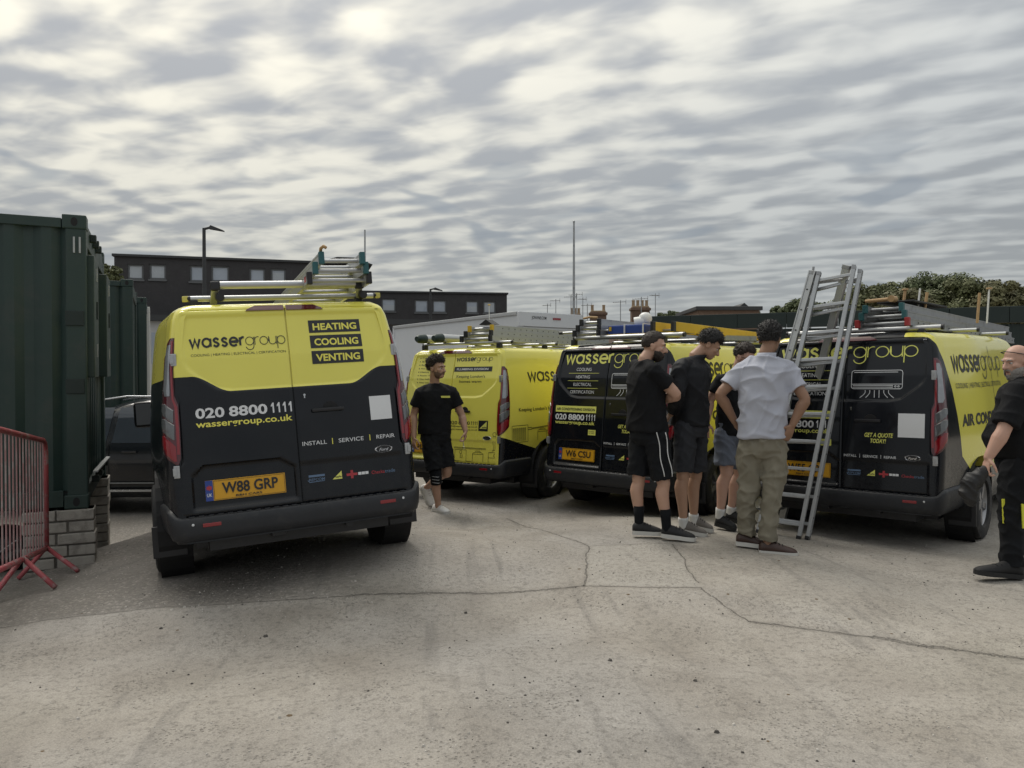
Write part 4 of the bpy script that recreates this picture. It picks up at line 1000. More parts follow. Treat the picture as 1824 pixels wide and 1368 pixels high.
def container(label, loc, rot, zb, fancy=True, L=6.06, strip=False):
    W_, H = 2.44, 2.59
    c = thing('shipping_container', label, 'container', (loc[0], loc[1], zb), rot, 'green containers along the left')
    mb = MB(); corrugated(mb, (-L + .16, .02), (-.16, .02), .16, H - .11, (0, -1)); mb.build('side_wall', M_GREEN, c, fix=False)
    mb = MB(); corrugated(mb, (-L + .16, W_ - .02), (-.16, W_ - .02), .16, H - .11, (0, 1)); mb.build('side_wall', M_GREEN, c, fix=False)
    mb = MB(); corrugated(mb, (-.03, .14), (-.03, W_ - .14), .2, H - .24, (1, 0), .24, .04); mb.build('end_wall', M_GREEN, c, fix=False)
    MB().box((-L + .05, .05, H - .06), (-.05, W_ - .05, H - .03)).build('roof_panel', M_GREEN, c)
    MB().box((-L + .05, .05, .10), (-.05, W_ - .05, .16)).build('floor_frame', M_GREEND, c)
    for y in (.0, W_ - .16):
        MB().box((-.16, y, .115), (0, y + .16, H - .115), bev=.012).build('corner_post', M_GREEN, c)
        MB().box((-L, y, .115), (-L + .16, y + .16, H - .115), bev=.012).build('corner_post', M_GREEN, c)
        for z in (0, H - .12):
            for x in (-.185, -L):
                k = MB().box((x, y - .008 if y == 0 else y, z), (x + .19, y + .165, z + .125), bev=.012).build('corner_casting', M_GREEN, c)
                s = -1 if y == 0 else 1; yy = y - .009 if y == 0 else y + .166
                MB().lathe([(.034, 0), (0, .0)], Matrix.Translation((x + .095, yy, z + .062)) @ Matrix.Diagonal((.8, 1, 1.15, 1)) @ Matrix.Rotation(R(90) , 4, 'X'), 18).build('casting_hole', M_SEAM, k)
    for y in (.0, W_ - .08):
        MB().box((-L + .19, y + .004, H - .115), (-.19, y + .076, H - .03), bev=.006).build('top_rail', M_GREEN, c)
        MB().box((-L + .19, y + .004, .02), (-.19, y + .076, .165), bev=.006).build('bottom_rail', M_GREEN, c)
    MB().box((-.09, .165, H - .25), (-.004, W_ - .165, H - .05), bev=.006).build('end_header', M_GREEN, c)
    MB().box((-.09, .165, .05), (-.004, W_ - .165, .19), bev=.006).build('end_sill', M_GREEN, c)
    if fancy:
        for k in range(3): MB().box((-.004, .45 + k * .35, H - .16), (.05, .53 + k * .35, H - .09), bev=.006).build('header_lug', M_GREEND, c)
        for y0, y1, x1 in ((.10, .62, .055), (1.55, 2.15, .075)):
            sh = MB().box((-.012, y0, 1.16), (x1, y1, 2.26), bev=.01).build('shutter_box', M_GREEN, c)
            MB().box((x1 - .004, (y0 + y1) / 2 - .03, 1.70), (x1 + .012, (y0 + y1) / 2 + .03, 1.86)).build('shutter_lock', M_GREEND, sh)
            for z in (1.35, 2.05): MB().box((x1 - .004, (y0 + y1) / 2 - .01, z), (x1 + .010, (y0 + y1) / 2 + .01, z + .12)).build('shutter_strap', M_GALV, sh)
        for z in (1.02, 1.62): MB().box((-.165, -.012, z), (-.02, .02, z + .13), bev=.004).build('lashing_plate', M_GREEND, c)
        for k in range(2): MB().box((-.10 + k * .045, -.010, 2.26), (-.085 + k * .045, .0, 2.40)).build('vent_slot', M_GALV, c)
        MB().bar((.045, .20, .30), (.045, 2.1, .24), .04, .015).build('drip_rail', M_GALV, c)
        for k in range(4): MB().box((.0, .4 + k * .45, .18), (.06, .46 + k * .45, .24), bev=.005).build('rail_clip', M_GREEND, c)
    if strip: MB().box((-.02, 1.35, .15), (.05, 1.75, 2.5), bev=.01).build('white_door_panel', M_WPL, c)
    return c
CR = R(24.8)
c1 = container('dark green shipping container raised on block piers, nearest at the left edge', (-3.77, 6.77), CR, .36)
c2 = container('second dark green container behind the dark parked car', (-6.40, 12.9), CR, .54, False)
c3 = container('third dark green container with a white door panel, farthest of the row', (-7.75, 16.2), CR, .56, False, strip=True)
def pier(label, x0, x1, y0, y1, ncourse):
    """courses of concrete blocks under the container, in the container's frame"""
    Mx = Matrix.Translation((-3.77, 6.77, 0)) @ Matrix.Rotation(CR, 4, 'Z')
    p = thing('block_pier', label, 'block pier', group='block piers under the container'); p.matrix_world = Matrix.Translation((-3.77, 6.77, .36)) @ Matrix.Rotation(CR, 4, 'Z')
    h = .104
    MB().box((x0 + .02, y0 + .02, -ncourse * h - .05), (x1 - .02, y1 - .02, -.004)).build('mortar_core', M_MORT, p)
    for k in range(ncourse):
        zt = -.003 - k * h; n = 2; sp = .45 if k % 2 == 0 else .62
        cuts = [x0, x0 + (x1 - x0) * sp, x1] if (x1 - x0) > .4 else [x0, x1]
        for a, b2 in zip(cuts[:-1], cuts[1:]):
            j = lambda: random.uniform(-.008, .008)
            MB().box((a + .006 + j(), y0 + j(), zt - h + .014), (b2 - .006 + j(), y1 + j(), zt - .001), bev=.009).build('block', M_BLOCK, p)
    return p
pier('block pier of five courses under the near container corner', -.50, .06, -.03, .20, 5)
pier('taller block pier under the far container corner beside the dark car', -.42, .05, 2.12, 2.46, 8)
# red crowd barrier
M_REDPAINT = pmat('worn_red_paint', (.36, .075, .085), .5, var=.3, scale=10, dirt=((.30, .27, .26), 9, .47, .75))
M_REDBAR = pmat('barrier_bar_paint', (.34, .19, .19), .5, .1, var=.3, scale=14, dirt=((.36, .34, .33), 8, .45, .7))
CBO = Vector((-3.98, 6.5, gz(-3.98, 6.5)))
CB = thing('crowd_barrier', 'worn red steel crowd barrier tilted beside the green container', 'barrier', CBO)
B = lambda t, z: Vector((.38 * t, -.925 * t, z + .13 * t + .06))
MB().tube([B(0, .15), B(.0, .93), B(.012, 1.0), B(.05, 1.05), B(.12, 1.07), B(2.2, 1.07), B(2.3, .98), B(2.32, .15)], .021, 12).build('frame', M_REDPAINT, CB, True)
MB().tube([B(.0, .15), B(2.32, .15)], .021, 12).build('bottom_rail', M_REDPAINT, CB, True)
for k in range(1, 21): MB().tube([B(k * .112, .16), B(k * .112, 1.06)], .006, 6).build('infill_bar', M_REDBAR, CB)
for t, ends in ((.0, ((136, 1022), (29, 1036))), (.95, ((95, 1052), (-30, 1085)))):
    for e in ends:
        g_ = onground(*e) - CBO; g_.z += .018; MB().tube([B(t, .16), g_], .019, 10).build('foot', M_REDPAINT, CB, True)
# rubbish bag and strap under the container
RBG = thing('rubbish_bag', 'crumpled black sack lying on the ground under the container behind the barrier', 'sack', (-4.55, 6.95, gz(-4.55, 6.95)))
bm = bmesh.new(); bmesh.ops.create_icosphere(bm, subdivisions=4, radius=.26)
for q in bm.verts:
    n_ = mnoise.noise(q.co * 6) * .05 + mnoise.noise(q.co * 14) * .025; q.co = Vector((q.co.x * 1.3, q.co.y * .9, max(-.19, q.co.z * .8))) + q.co.normalized() * n_; q.co.z += .19
me = bpy.data.meshes.new('sack'); bm.to_mesh(me); bm.free(); set_smooth(me); mobj('sack', me, pmat('black_bag', (.01, .01, .011), .3, var=.2), RBG)
MB().bar((-.2, -.22, .05), (.2, -.26, .32), .03, .008).build('strap', M_GALV, RBG)
# dark parked car between the containers
M_CARP = pmat('dark_car_paint', (.010, .012, .017), .22, var=.15, coat=.6, rvar=.05, dirt=((.08, .075, .07), 3, .5, .25))
def make_car():
    car = thing('parked_car', 'dark people carrier parked between the green containers and the nearest van', 'car', (-5.35, 11.85, gz(-5.2, 11.2) + .0), R(92))
    zk = [.24, .32, .50, .75, .95, 1.02, 1.2, 1.45, 1.58, 1.66, 1.70]; wk = [.82, .90, .94, .95, .94, .925, .865, .79, .73, .62, .40]
    rk = [.12, .04, .0, .03, .08, .12, .25, .45, .56, .70, .95]; fk = [4.58, 4.66, 4.70, 4.66, 4.5, 4.05, 3.72, 3.2, 2.9, 2.62, 2.2]
    vs = []; fs = []; zs = np.linspace(.24, 1.70, 40); n = None
    for z in zs:
        wv = float(lerp(z, zk, wk)); r0 = float(lerp(z, zk, rk)); f0 = float(lerp(z, zk, fk)); half = [(0, r0), (wv * .4, r0 + .01), (wv - .28, r0 + .05)]
        for k in range(1, 7): t = k / 6 * math.pi / 2; half.append((wv - .28 + .28 * math.sin(t), r0 + .05 + .28 * (1 - math.cos(t))))
        for k in range(1, 25): half.append((wv, r0 + .33 + (f0 - .4 - r0 - .33) * k / 24))
        for k in range(1, 7): t = k / 6 * math.pi / 2; half.append((wv - .4 * (1 - math.cos(t)), f0 - .4 + .38 * math.sin(t)))
        half.append((0, f0)); ringp = half + [(-x, y) for x, y in half[-2:0:-1]]; n = len(ringp); vs += [(x, y - 2.35, z) for x, y in ringp]
    for j in range(len(zs) - 1):
        for k in range(n): fs.append((j * n + k, j * n + (k + 1) % n, (j + 1) * n + (k + 1) % n, (j + 1) * n + k))
    fs += [tuple(range(n))[::-1], tuple((len(zs) - 1) * n + k for k in range(n))]
    MB().add(vs, fs).build('body', M_CARP, car, 45)
    wx = lambda z: float(lerp(z, zk, wk))
    for s_ in (-1, 1):
        for k, (y0, y1, t0, t1) in enumerate(((-1.55, -.62, -1.40, -.66), (-.55, .42, -.58, .36), (.50, 1.35, .44, .72))):
            g = []
            for j in range(7):
                z = 1.04 + .50 * j / 6; f = j / 6
                for i in range(7): y = (y0 + (t0 - y0) * f) + ((y1 + (t1 - y1) * f) - (y0 + (t0 - y0) * f)) * i / 6; g.append((s_ * (wx(z) + .005), y, z))
            MB().add(g, [(j * 7 + i, j * 7 + i + 1, (j + 1) * 7 + i + 1, (j + 1) * 7 + i) for j in range(6) for i in range(6)]).build('side_window', pmat('blue_grey_glass', (.045, .055, .07), .08, var=.1, coat=.5, rvar=.02), car, True)
        MB().tube([(s_ * .70, -1.75, 1.50), (s_ * .71, -1.55, 1.60), (s_ * .70, -1.0, 1.685), (s_ * .68, .3, 1.70), (s_ * .70, 1.0, 1.60)], .016, 8).build('roof_rail', M_SILV, car, True)
        MB().bar((s_ * .965, -1.2, .36), (s_ * .965, 1.2, .36), .012, .03).build('sill_trim', M_SILV, car); MB().bar((s_ * .962, -1.2, .47), (s_ * .962, 1.2, .47), .008, .016).build('door_trim', M_ALUD, car)
        for y in (-.85, .05): MB().box((s_ * .965 - .015, y, .90), (s_ * .965 + .015, y + .2, .93), bev=.008).build('door_handle', M_CARP, car)
        for y in (-.60, .45): MB().box((s_ * .948 - .004, y - .004, .4), (s_ * .948 + .004, y + .004, 1.02)).build('door_seam', M_SEAM, car)
        for y in (-1.45, 1.35): wheel(car, s_ * .86, y, .33, s_)
    return car
make_car()
# ================================================================== background
M_DBRICK = pmat('dark_brick', (.046, .044, .046), .9, var=.3, scale=2.2, bump=.4, bscale=16, dirt=((.10, .095, .09), 3, .60, .5))
M_FRAME = pmat('grey_window_frame', (.11, .115, .12), .5, var=.1)
M_PANE = pmat('painted_sky_pane', (.34, .38, .44), .08, var=.2, scale=.8, coat=.6, rvar=.02, spec=.8)  # base colour lightened: the sky's reflection is painted into the glass
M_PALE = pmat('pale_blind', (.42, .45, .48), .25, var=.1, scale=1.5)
M_ROOFD = pmat('dark_roof_edge', (.04, .042, .045), .7, var=.2)
M_LEAD = pmat('grey_flat_roof', (.16, .165, .17), .7, var=.2)
M_WREND = pmat('white_render', (.48, .48, .47), .8, var=.12, scale=1.2)
M_BRICK = pmat('london_brick', (.16, .105, .075), .9, var=.35, scale=3.5, bump=.4, bscale=30)
M_POT = pmat('chimney_pot', (.34, .25, .16), .85, var=.2)
M_TILE = pmat('old_roof_tile', (.10, .065, .05), .85, var=.3, scale=3)
def facade(label, pl, pr, zt, wins, depth=9.0, zbase=-.5, pale=()):
    """a flat-roofed building whose front runs from pl to pr (x, y); wins = photo rectangles on that front"""
    pl = Vector((*pl, 0)); pr = Vector((*pr, 0)); d = (pr - pl); L = d.length; d.normalize(); n = Vector((d.y, -d.x, 0))
    b = thing('brick_building', label, 'building', (pl.x, pl.y, 0), math.atan2(d.y, d.x))
    def onf(px, py):
        rd = Vector(((px - 912) / FPX, 1, -(py - YH) / FPX)); s = (pl.dot(n)) / (rd.x * n.x + rd.y * n.y); q = rd * s; q.z += CAMZ; return ((q - pl).dot(d), q.z)
    rects = []
    for (x0, y0, x1, y1) in wins:
        a, c = onf(x0, (y0 + y1) / 2)[0], onf(x1, (y0 + y1) / 2)[0]; rects.append((a, c, onf((x0 + x1) / 2, y1)[1], onf((x0 + x1) / 2, y0)[1]))
    # wall with real openings: columns between windows plus spandrels
    zlo = min(r[2] for r in rects); zhi = max(r[3] for r in rects)
    wl = MB(); xs = sorted(rects); x = 0
    for (a, c, z0, z1) in xs:
        wl.box((x, 0, zlo - .001), (a, .3, zhi + .001)); 
        if z0 > zlo + .01: wl.box((a, 0, zlo), (c, .3, z0))
        if z1 < zhi - .01: wl.box((a, 0, z1), (c, .3, zhi))
        x = c
    wl.box((x, 0, zlo - .001), (L, .3, zhi + .001)); wl.box((0, 0, zbase), (L, .3, zlo - .001)); wl.box((0, 0, zhi + .001), (L, .3, zt)); wl.box((0, .3, zbase), (.3, depth, zt)); wl.box((L - .3, .3, zbase), (L, depth, zt))
    wl.build('wall', M_DBRICK, b)
    MB().box((-.1, -.12, zt), (L + .1, depth, zt + .14), bev=.03).build('roof', M_ROOFD, b)
    for i, (a, c, z0, z1) in enumerate(rects):
        f = MB(); fw = .09
        f.box((a, .08, z0), (a + fw, .2, z1)); f.box((c - fw, .08, z0), (c, .2, z1)); f.box((a + fw, .08, z0), (c - fw, .2, z0 + fw)); f.box((a + fw, .08, z1 - fw), (c - fw, .2, z1))
        w_ = f.build('window', M_FRAME, b)
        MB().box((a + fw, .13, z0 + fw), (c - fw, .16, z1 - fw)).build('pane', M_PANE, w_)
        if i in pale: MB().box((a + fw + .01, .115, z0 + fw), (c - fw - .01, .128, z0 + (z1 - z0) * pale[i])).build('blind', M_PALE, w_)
        MB().box((a - .05, -.06, z0 - .09), (c + .05, .1, z0 - .002)).build('sill', M_FRAME, w_)
    return b, onf
A0 = at(205, 457, 40.0); A1 = at(600, 469.5, 43.0)
bA, onA = facade('dark brick flat roofed block of flats behind the containers, upper left', (A0.x, A0.y), (A1.x, A1.y), A0.z, [(228, 471, 257, 498), (267, 471, 297, 498), (339, 473, 366, 502), (377, 474, 409, 502), (445, 478, 473, 503), (483, 479, 510, 503)], pale={0: .92, 1: .95, 5: .72})
MB().box((0.2, -1.6, -.5), (7.0, -.02, 4.2), bev=.02).build('lower_storey', M_WREND, bA)
for k in range(5): MB().box((.8 + k * 1.25, -1.64, 2.0), (1.75 + k * 1.25, -1.58, 3.6)).build('lower_window', M_PANE, bA)
MB().box((0, -1.9, 4.2), (22, -.02, 4.5)).build('canopy_edge', M_ROOFD, bA)
gb = MB(); gb.prism([(10.2, .5, A0.z + .14), (13.4, .5, A0.z + .14), (12.4, .5, A0.z + .5), (11.4, .5, A0.z + .5)], (0, 4, 0)); gb.build('roof_hut', M_ROOFD, bA)
MB().tube([(13.0, 1, A0.z), (13.0, 1, A0.z + 2.2)], .05, 8).build('roof_pole', M_GALV, bA)
B0 = at(560, 517, 56.0); B1 = at(903, 523, 58.0)
bB, onB = facade('lower dark brick block of flats behind the white box truck', (B0.x, B0.y), (B1.x, B1.y), B0.z - .12, [(680, 532, 705, 555), (739, 534, 763, 557), (771, 535, 795, 557), (830, 536, 852, 558), (861, 537, 883, 558)], pale={0: .5, 3: .55, 4: .95})
# street lamps and flagpole
def lamp(label, px, ytop, d, side):
    t = at(px, ytop, d); p = thing('street_lamp', label, 'street lamp', (t.x, t.y, -.4), group='street lamps')
    MB().tube([(0, 0, 0), (0, 0, t.z * .5), (0, 0, t.z + .4)], [.11, .085, .065], 12).build('column', M_ROOFD, p, 40)
    MB().tube([(0, 0, t.z + .36), (side * .25, 0, t.z + .42)], .05, 10).build('arm', M_ROOFD, p, 40)
    MB().prism([(side * .2, -.12, t.z + .36), (side * .78, -.1, t.z + .26), (side * .78, -.1, t.z + .31), (side * .3, -.12, t.z + .50)], (0, .24, 0)).build('lantern', M_ROOFD, p)
lamp('tall dark street lamp in front of the dark brick flats on the left', 365, 407, 31, 1)
lamp('smaller dark street lamp in front of the lower brick block', 767, 515, 50, 1)
t = at(1022, 397, 34); fp = thing('flagpole', 'tall thin bare pole rising behind the white box truck', 'pole', (t.x, t.y, -.3))
MB().tube([(0, 0, 0), (0, 0, t.z * .6), (0, 0, t.z + .3)], [.075, .06, .04], 10).build('pole_shaft', M_ALUD, fp, 40); MB().lathe([(0, .06), (.05, .03), (.05, -.03), (0, -.06)], Matrix.Translation((0, 0, t.z + .33)), 10).build('pole_finial', M_ALUD, fp, 40)
# white box truck
TK = thing('box_truck', 'white box truck with roller shutter parked behind the plumbing van', 'truck', (.21, 21.9, -.1), math.atan2(.6, .8))
TK.rotation_euler = (R(-.5), 0, math.atan2(.6, .8))
M_TRK = pmat('truck_white', (.55, .57, .60), .45, var=.05, scale=.6, dirt=((.40, .41, .42), 1.2, .55, .4)); M_TRKT = pmat('truck_trim', (.40, .41, .42), .4, .4, var=.1)
TW, TL, TH = 2.42, 7.6, 3.42
MB().box((.03, .06, .95), (TW - .03, TL, TH - .06)).build('box_body', M_TRK, TK)
for x in (0, TW - .16): MB().box((x, -.02, .85), (x + .16, .10, TH - .42), bev=.01).build('rear_post', M_TRKT, TK)
MB().box((0, -.03, TH - .42), (TW, .10, TH), bev=.015).build('shutter_header', M_TRK, TK)
hdx = text_fit('JCPAYNE.COM', .45, 1.0, TH - .20, .09, .01); MB().add([(x, -.036, z) for x, z in hdx[0]], hdx[1]).build('header_lettering', M_BLKP, TK, fix=False)
MB().box((1.25, -.045, TH - .20), (1.55, -.03, TH - .14)).build('marker_light', M_RED, TK)
for k in range(22):
    z = .95 + k * .093
    MB().box((.17, .015, z), (TW - .17, .05, z + .085), bev=.01).build('shutter_slat', M_TRK, TK)
for (x0, x1) in ((-.01, .08), (TW - .08, TW + .01)):
    MB().box((x0, .10, TH - .10), (x1, TL, TH + .01), bev=.02).build('roof_rail', M_TRKT, TK); MB().box((x0, .10, .85), (x1, TL, .98)).build('side_rail', M_TRKT, TK)
MB().box((.0, TL - .1, .95), (TW, TL + .06, TH), bev=.06).build('front_panel', M_TRK, TK)
MB().box((.12, TL + .1, .5), (TW - .12, TL + 1.75, 2.35), bev=.15).build('cab', M_TRK, TK)
for x in (.25, TW - .25):
    for y in (1.8, TL + .9):
        MB().lathe([(.0, .12), (.22, .12), (.42, .13), (.45, .08), (.45, -.13), (0, -.13)], Matrix.Translation((x, y, .45)) @ Matrix.Rotation(R(90), 4, 'Y'), 24).build('wheel', M_TYRE, TK, 40)
MB().box((.1, .1, .55), (TW - .1, TL, .85)).build('chassis', M_BLKPL, TK)
# dark green steel hoarding on the right
M_HOARD = pmat('green_hoarding', (.006, .016, .014), .55, var=.3, scale=.9, bump=.05, bscale=8, dirt=((.02, .028, .026), 1.2, .5, .5))
H0 = at(1150, 564, 25.4); H1 = at(1990, 540, 20.5)
hd = Vector((H1.x - H0.x, H1.y - H0.y, 0)) * 2.3; HL = hd.length; FN = thing('steel_hoarding', 'long dark green steel hoarding running behind the vans on the right', 'fence', (H0.x, H0.y, -.2), math.atan2(hd.y, hd.x))  # right part runs on unseen, lengthened to darken the rightmost van's reflections
ht = H0.z + .2; nP = 20
for k in range(nP):
    x0 = HL * k / nP; x1 = HL * (k + 1) / nP
    mb = MB(); corrugated(mb, (x0 + .03, .03), (x1 - .03, .03), .1, ht - .5, (0, -1), .30, .02); mb.build('hoarding_panel', M_HOARD, FN, fix=False)
    MB().box((x0 - .03, -.03, 0), (x0 + .03, .08, ht - .5), bev=.006).build('post', M_HOARD, FN)
    MB().box((x0 + .005, -.06, ht - .46), (x1 - .005, .10, ht), bev=.015).build('top_fascia', M_HOARD, FN)
RL = thing('pipe_railing', 'dark steel pipe railing in front of the green hoarding', 'railing', (H0.x, H0.y - 2.5, -.1), math.atan2(hd.y, hd.x))
MB().tube([(-.3, 0, 2.25), (5.5, 0, 2.25)], .03, 10).build('rail', pmat('dark_steel', (.05, .055, .055), .5, .4), RL)
for x in (0, 2.6, 5.3): MB().tube([(x, 0, 0), (x, 0, 2.5 if x > 5 else 2.25)], .032, 10).build('post', pmat('dark_steel', (.05, .055, .055)), RL)
# terraced roofs with chimneys and aerials
def house(label, pxl, pxr, yridge, d, gable=False):
    a = at(pxl, yridge, d); c = at(pxr, yridge, d); L = c.x - a.x
    h = thing('terraced_house', label, 'house', (a.x, d, -.2)); zr = a.z + .2
    MB().box((0, 0, 0), (L, 8, zr - 1.7)).build('wall', M_BRICK, h)
    rf = MB(); rf.prism([(-.2, -.3, zr - 1.75), (-.2, 4, zr), (-.2, 8.3, zr - 1.75)], (L + .4, 0, 0)); rf.build('roof', M_TILE, h)
    return h, zr
def chimney(h, x, y, zb, w_, dp, ht, pots):
    ch = MB().box((x - w_ / 2, y - dp / 2, zb - 1.5), (x + w_ / 2, y + dp / 2, zb + ht)).build('chimney', M_BRICK, h)
    MB().box((x - w_ / 2 - .08, y - dp / 2 - .08, zb + ht - .22), (x + w_ / 2 + .08, y + dp / 2 + .08, zb + ht - .04), bev=.03).build('chimney_cap', M_BRICK, ch)
    MB().box((x - w_ / 2 + .04, y - dp / 2 + .04, zb + ht - .04), (x + w_ / 2 - .04, y + dp / 2 - .04, zb + ht + .10), bev=.03).build('chimney_flaunching', M_POT, ch)
    for k in range(pots):
        px = x - w_ / 2 + .16 + (w_ - .32) * k / max(1, pots - 1)
        MB().lathe([(.11, 0), (.10, .35), (.12, .40), (.115, .44), (.085, .44), (.08, .1)], Matrix.Translation((px, y, zb + ht + .08)), 14).build('chimney_pot', M_POT, ch, 40)
def aerial(label, px, ytop, ybot, d, n=6, wd=.9, az=0.0):
    t = at(px, ytop, d); b0 = at(px, ybot, d); h = t.z - b0.z
    o = thing('tv_aerial', label, 'aerial', (t.x, t.y, b0.z - 1.0), az, 'rooftop aerials')
    MB().tube([(0, 0, 0), (0, 0, h + 1.0)], .028, 6).build('mast', M_ALUD, o)
    MB().tube([(-wd * .7, 0, h + .85), (wd * .5, 0, h + .9)], .02, 6).build('boom', M_ALUD, o)
    for k in range(n): x = -wd * .65 + k * wd * 1.1 / (n - 1); MB().tube([(x, -.22, h + .87), (x, .22, h + .87)], .012, 5).build('element', M_ALUD, o)
    MB().tube([(wd * .5, 0, h + .72), (wd * .5, 0, h + 1.06)], .016, 5).build('reflector', M_ALUD, o)
h1, z1r = house('brick terraced house roof with a two pot chimney beyond the truck', 1040, 1105, 566, 52); chimney(h1, 1.35, 3.5, z1r - .1, 1.15, .6, .75, 2)
h2, z2r = house('brick terraced house roof with a four pot chimney left of the hoarding', 1108, 1200, 566, 50); chimney(h2, 1.75, 3.5, z2r - .1, 1.25, .7, 1.05, 4)
h3, z3r = house('small brick roof with a dark chimney beside the flagpole', 1005, 1046, 568, 56); chimney(h3, 1.1, 3.5, z3r - .1, .85, .6, .65, 3)
MB().prism([(0, -.6, z2r - 1.4), (2.2, -.6, z2r - 1.4), (1.1, -.6, z2r - .1)], (0, 3, 0)).build('gable', M_TILE, h2)
for k, (px, yt, yb, d) in enumerate(((975, 541, 562, 60), (990, 533, 562, 60), (1017, 526, 562, 57), (1027, 522, 560, 57), (1038, 530, 560, 56), (1046, 541, 562, 56), (1105, 535, 562, 53), (1142, 529, 550, 51), (1167, 523, 545, 51))):
    aerial(['leftmost thin tv aerial above the white truck', 'second tv aerial above the truck shutter', 'tv aerial just left of the flagpole', 'tall tv aerial touching the flagpole', 'tv aerial just right of the flagpole', 'short tv aerial right of the flagpole', 'tv aerial between the two chimneys', 'small tv aerial left of the four pot chimney', 'tallest tv aerial on the four pot chimney'][k], px, yt, yb, d, az=R((k * 37) % 50 - 25), wd=.55 + .1 * (k % 4))
q0 = at(1243, 553, 42); q1 = at(1352, 553, 42)
lb = thing('brick_outbuilding', 'low brick outbuilding with flat roof above the green hoarding', 'building', (q0.x, 42, -.2)); MB().box((0, 0, 0), (q1.x - q0.x, 5, q0.z + .2)).build('wall', M_BRICK, lb)
MB().box((-.15, -.15, q0.z + .2), (q1.x - q0.x + .15, 5.1, q0.z + .42), bev=.04).build('roof', M_ROOFD, lb); MB().prism([(2.35, .5, q0.z + .4), (3.0, .5, q0.z + .4), (2.7, .5, q0.z + .66)], (0, 3, 0)).build('roof_gable', M_ROOFD, lb)
# trees beyond the hoarding
def tree(label, px, ytop, rpx, d, hue, nl=2600, zsq=.62, leaf=.31, group='trees beyond the hoarding'):
    t = at(px, ytop, d); r = rpx / FPX * d; zc = t.z - r * zsq
    tr = thing('broadleaf_tree', label, 'tree', (t.x, t.y, -.5), group=group)
    sd = random.Random(px * 7 + ytop)
    tk = MB(); tk.tube([(0, 0, 0), (.05, 0, zc * .45), (.0, .05, zc + .3)], [r * .075, r * .055, r * .03], 10)
    for k in range(7):
        a = k * 2.4; e = Vector((math.cos(a) * r * .6, math.sin(a) * r * .5, zc + .5 + sd.uniform(-.2, .6) * r * zsq)); tk.tube([(0, 0, zc * (.45 + .05 * k)), e * .55 + Vector((0, 0, zc * .25)), e], [r * .035, r * .022, r * .008], 6)
    tk.build('trunk', pmat('tree_bark', (.05, .042, .034), .9, var=.3, bump=.4), tr, 50)
    # clumps spread through an uneven crown, each made of leaf-sized faces
    cl = []
    for k in range(64):
        while True:
            p = Vector((sd.uniform(-1, 1), sd.uniform(-1, 1), sd.uniform(-.75, 1)))
            if .25 < p.length < 1: break
        s_ = .88 + .25 * mnoise.noise((p.x * 2 + px, p.y * 2, p.z * 2)); cl.append((Vector((p.x * r * s_, p.y * r * .8 * s_, p.z * r * zsq * s_)), r * sd.uniform(.15, .27)))
    vs = []; fs = []
    per = int(nl * 4.6) // len(cl)
    for c, cr_ in cl:
        for k in range(per):
            v = Vector((sd.gauss(0, 1), sd.gauss(0, 1), sd.gauss(0, 1))).normalized() * cr_ * (sd.random() ** .45); v.z *= .75
            n_ = (v.normalized() + Vector((sd.uniform(-.7, .7), sd.uniform(-.7, .7), sd.uniform(-.1, 1.0)))).normalized(); u_ = n_.orthogonal().normalized(); w_ = n_.cross(u_); s2 = leaf * sd.uniform(.5, 1.15); ang = sd.uniform(0, 6.28)
            a = u_ * math.cos(ang) + w_ * math.sin(ang); b2 = n_.cross(a); q = c + v + Vector((0, 0, zc + .5)); o = len(vs)
            vs += [q - a * s2 * .5, q + b2 * s2 * .32, q + a * s2 * .5, q - b2 * s2 * .32]; fs.append((o, o + 1, o + 2, o + 3))
    me = bpy.data.meshes.new('crown'); me.from_pydata([tuple(v) for v in vs], [], fs); me.update()
    mobj('crown', me, pmat('foliage_' + hue, {'olive': (.105, .115, .045), 'green': (.085, .105, .042), 'brown': (.115, .112, .048)}[hue], .7, var=.55, scale=1.1, rvar=.1), tr)
tree('broad olive tree at the left of the clump behind the rightmost van', 1560, 506, 75, 62, 'olive', 3600)
tree('tallest round tree in the middle of the right hand clump', 1662, 484, 92, 66, 'green', 5200)
tree('yellowing tree in front of the tallest one in the clump', 1606, 510, 62, 56, 'brown', 2800)
tree('olive tree filling the clump above the bald man', 1730, 495, 85, 60, 'olive', 4200)
tree('brownish autumn tree near the right photo edge', 1790, 500, 72, 56, 'brown', 3400)
tree('green tree cut by the right photo edge', 1870, 512, 85, 64, 'green', 3600)
tree('small tree behind the leaning ladder left of the clump', 1530, 512, 42, 72, 'olive', 2200)
tree('small dark tree just left of the standing ladder', 1428, 527, 42, 70, 'green', 2400)
tree('low distant tree above the brick outbuilding', 1330, 545, 30, 78, 'brown', 1600)
tree('low distant bush tree between outbuilding and ladder', 1388, 547, 26, 76, 'green', 1500)
tree('distant tree peeping behind the four pot chimney', 1195, 553, 22, 90, 'green', 1000)
tree('slim pale tree between the containers and the brick flats', 199, 470, 22, 34, 'olive', 1200, 1.3, .18, 'trees beyond the containers')
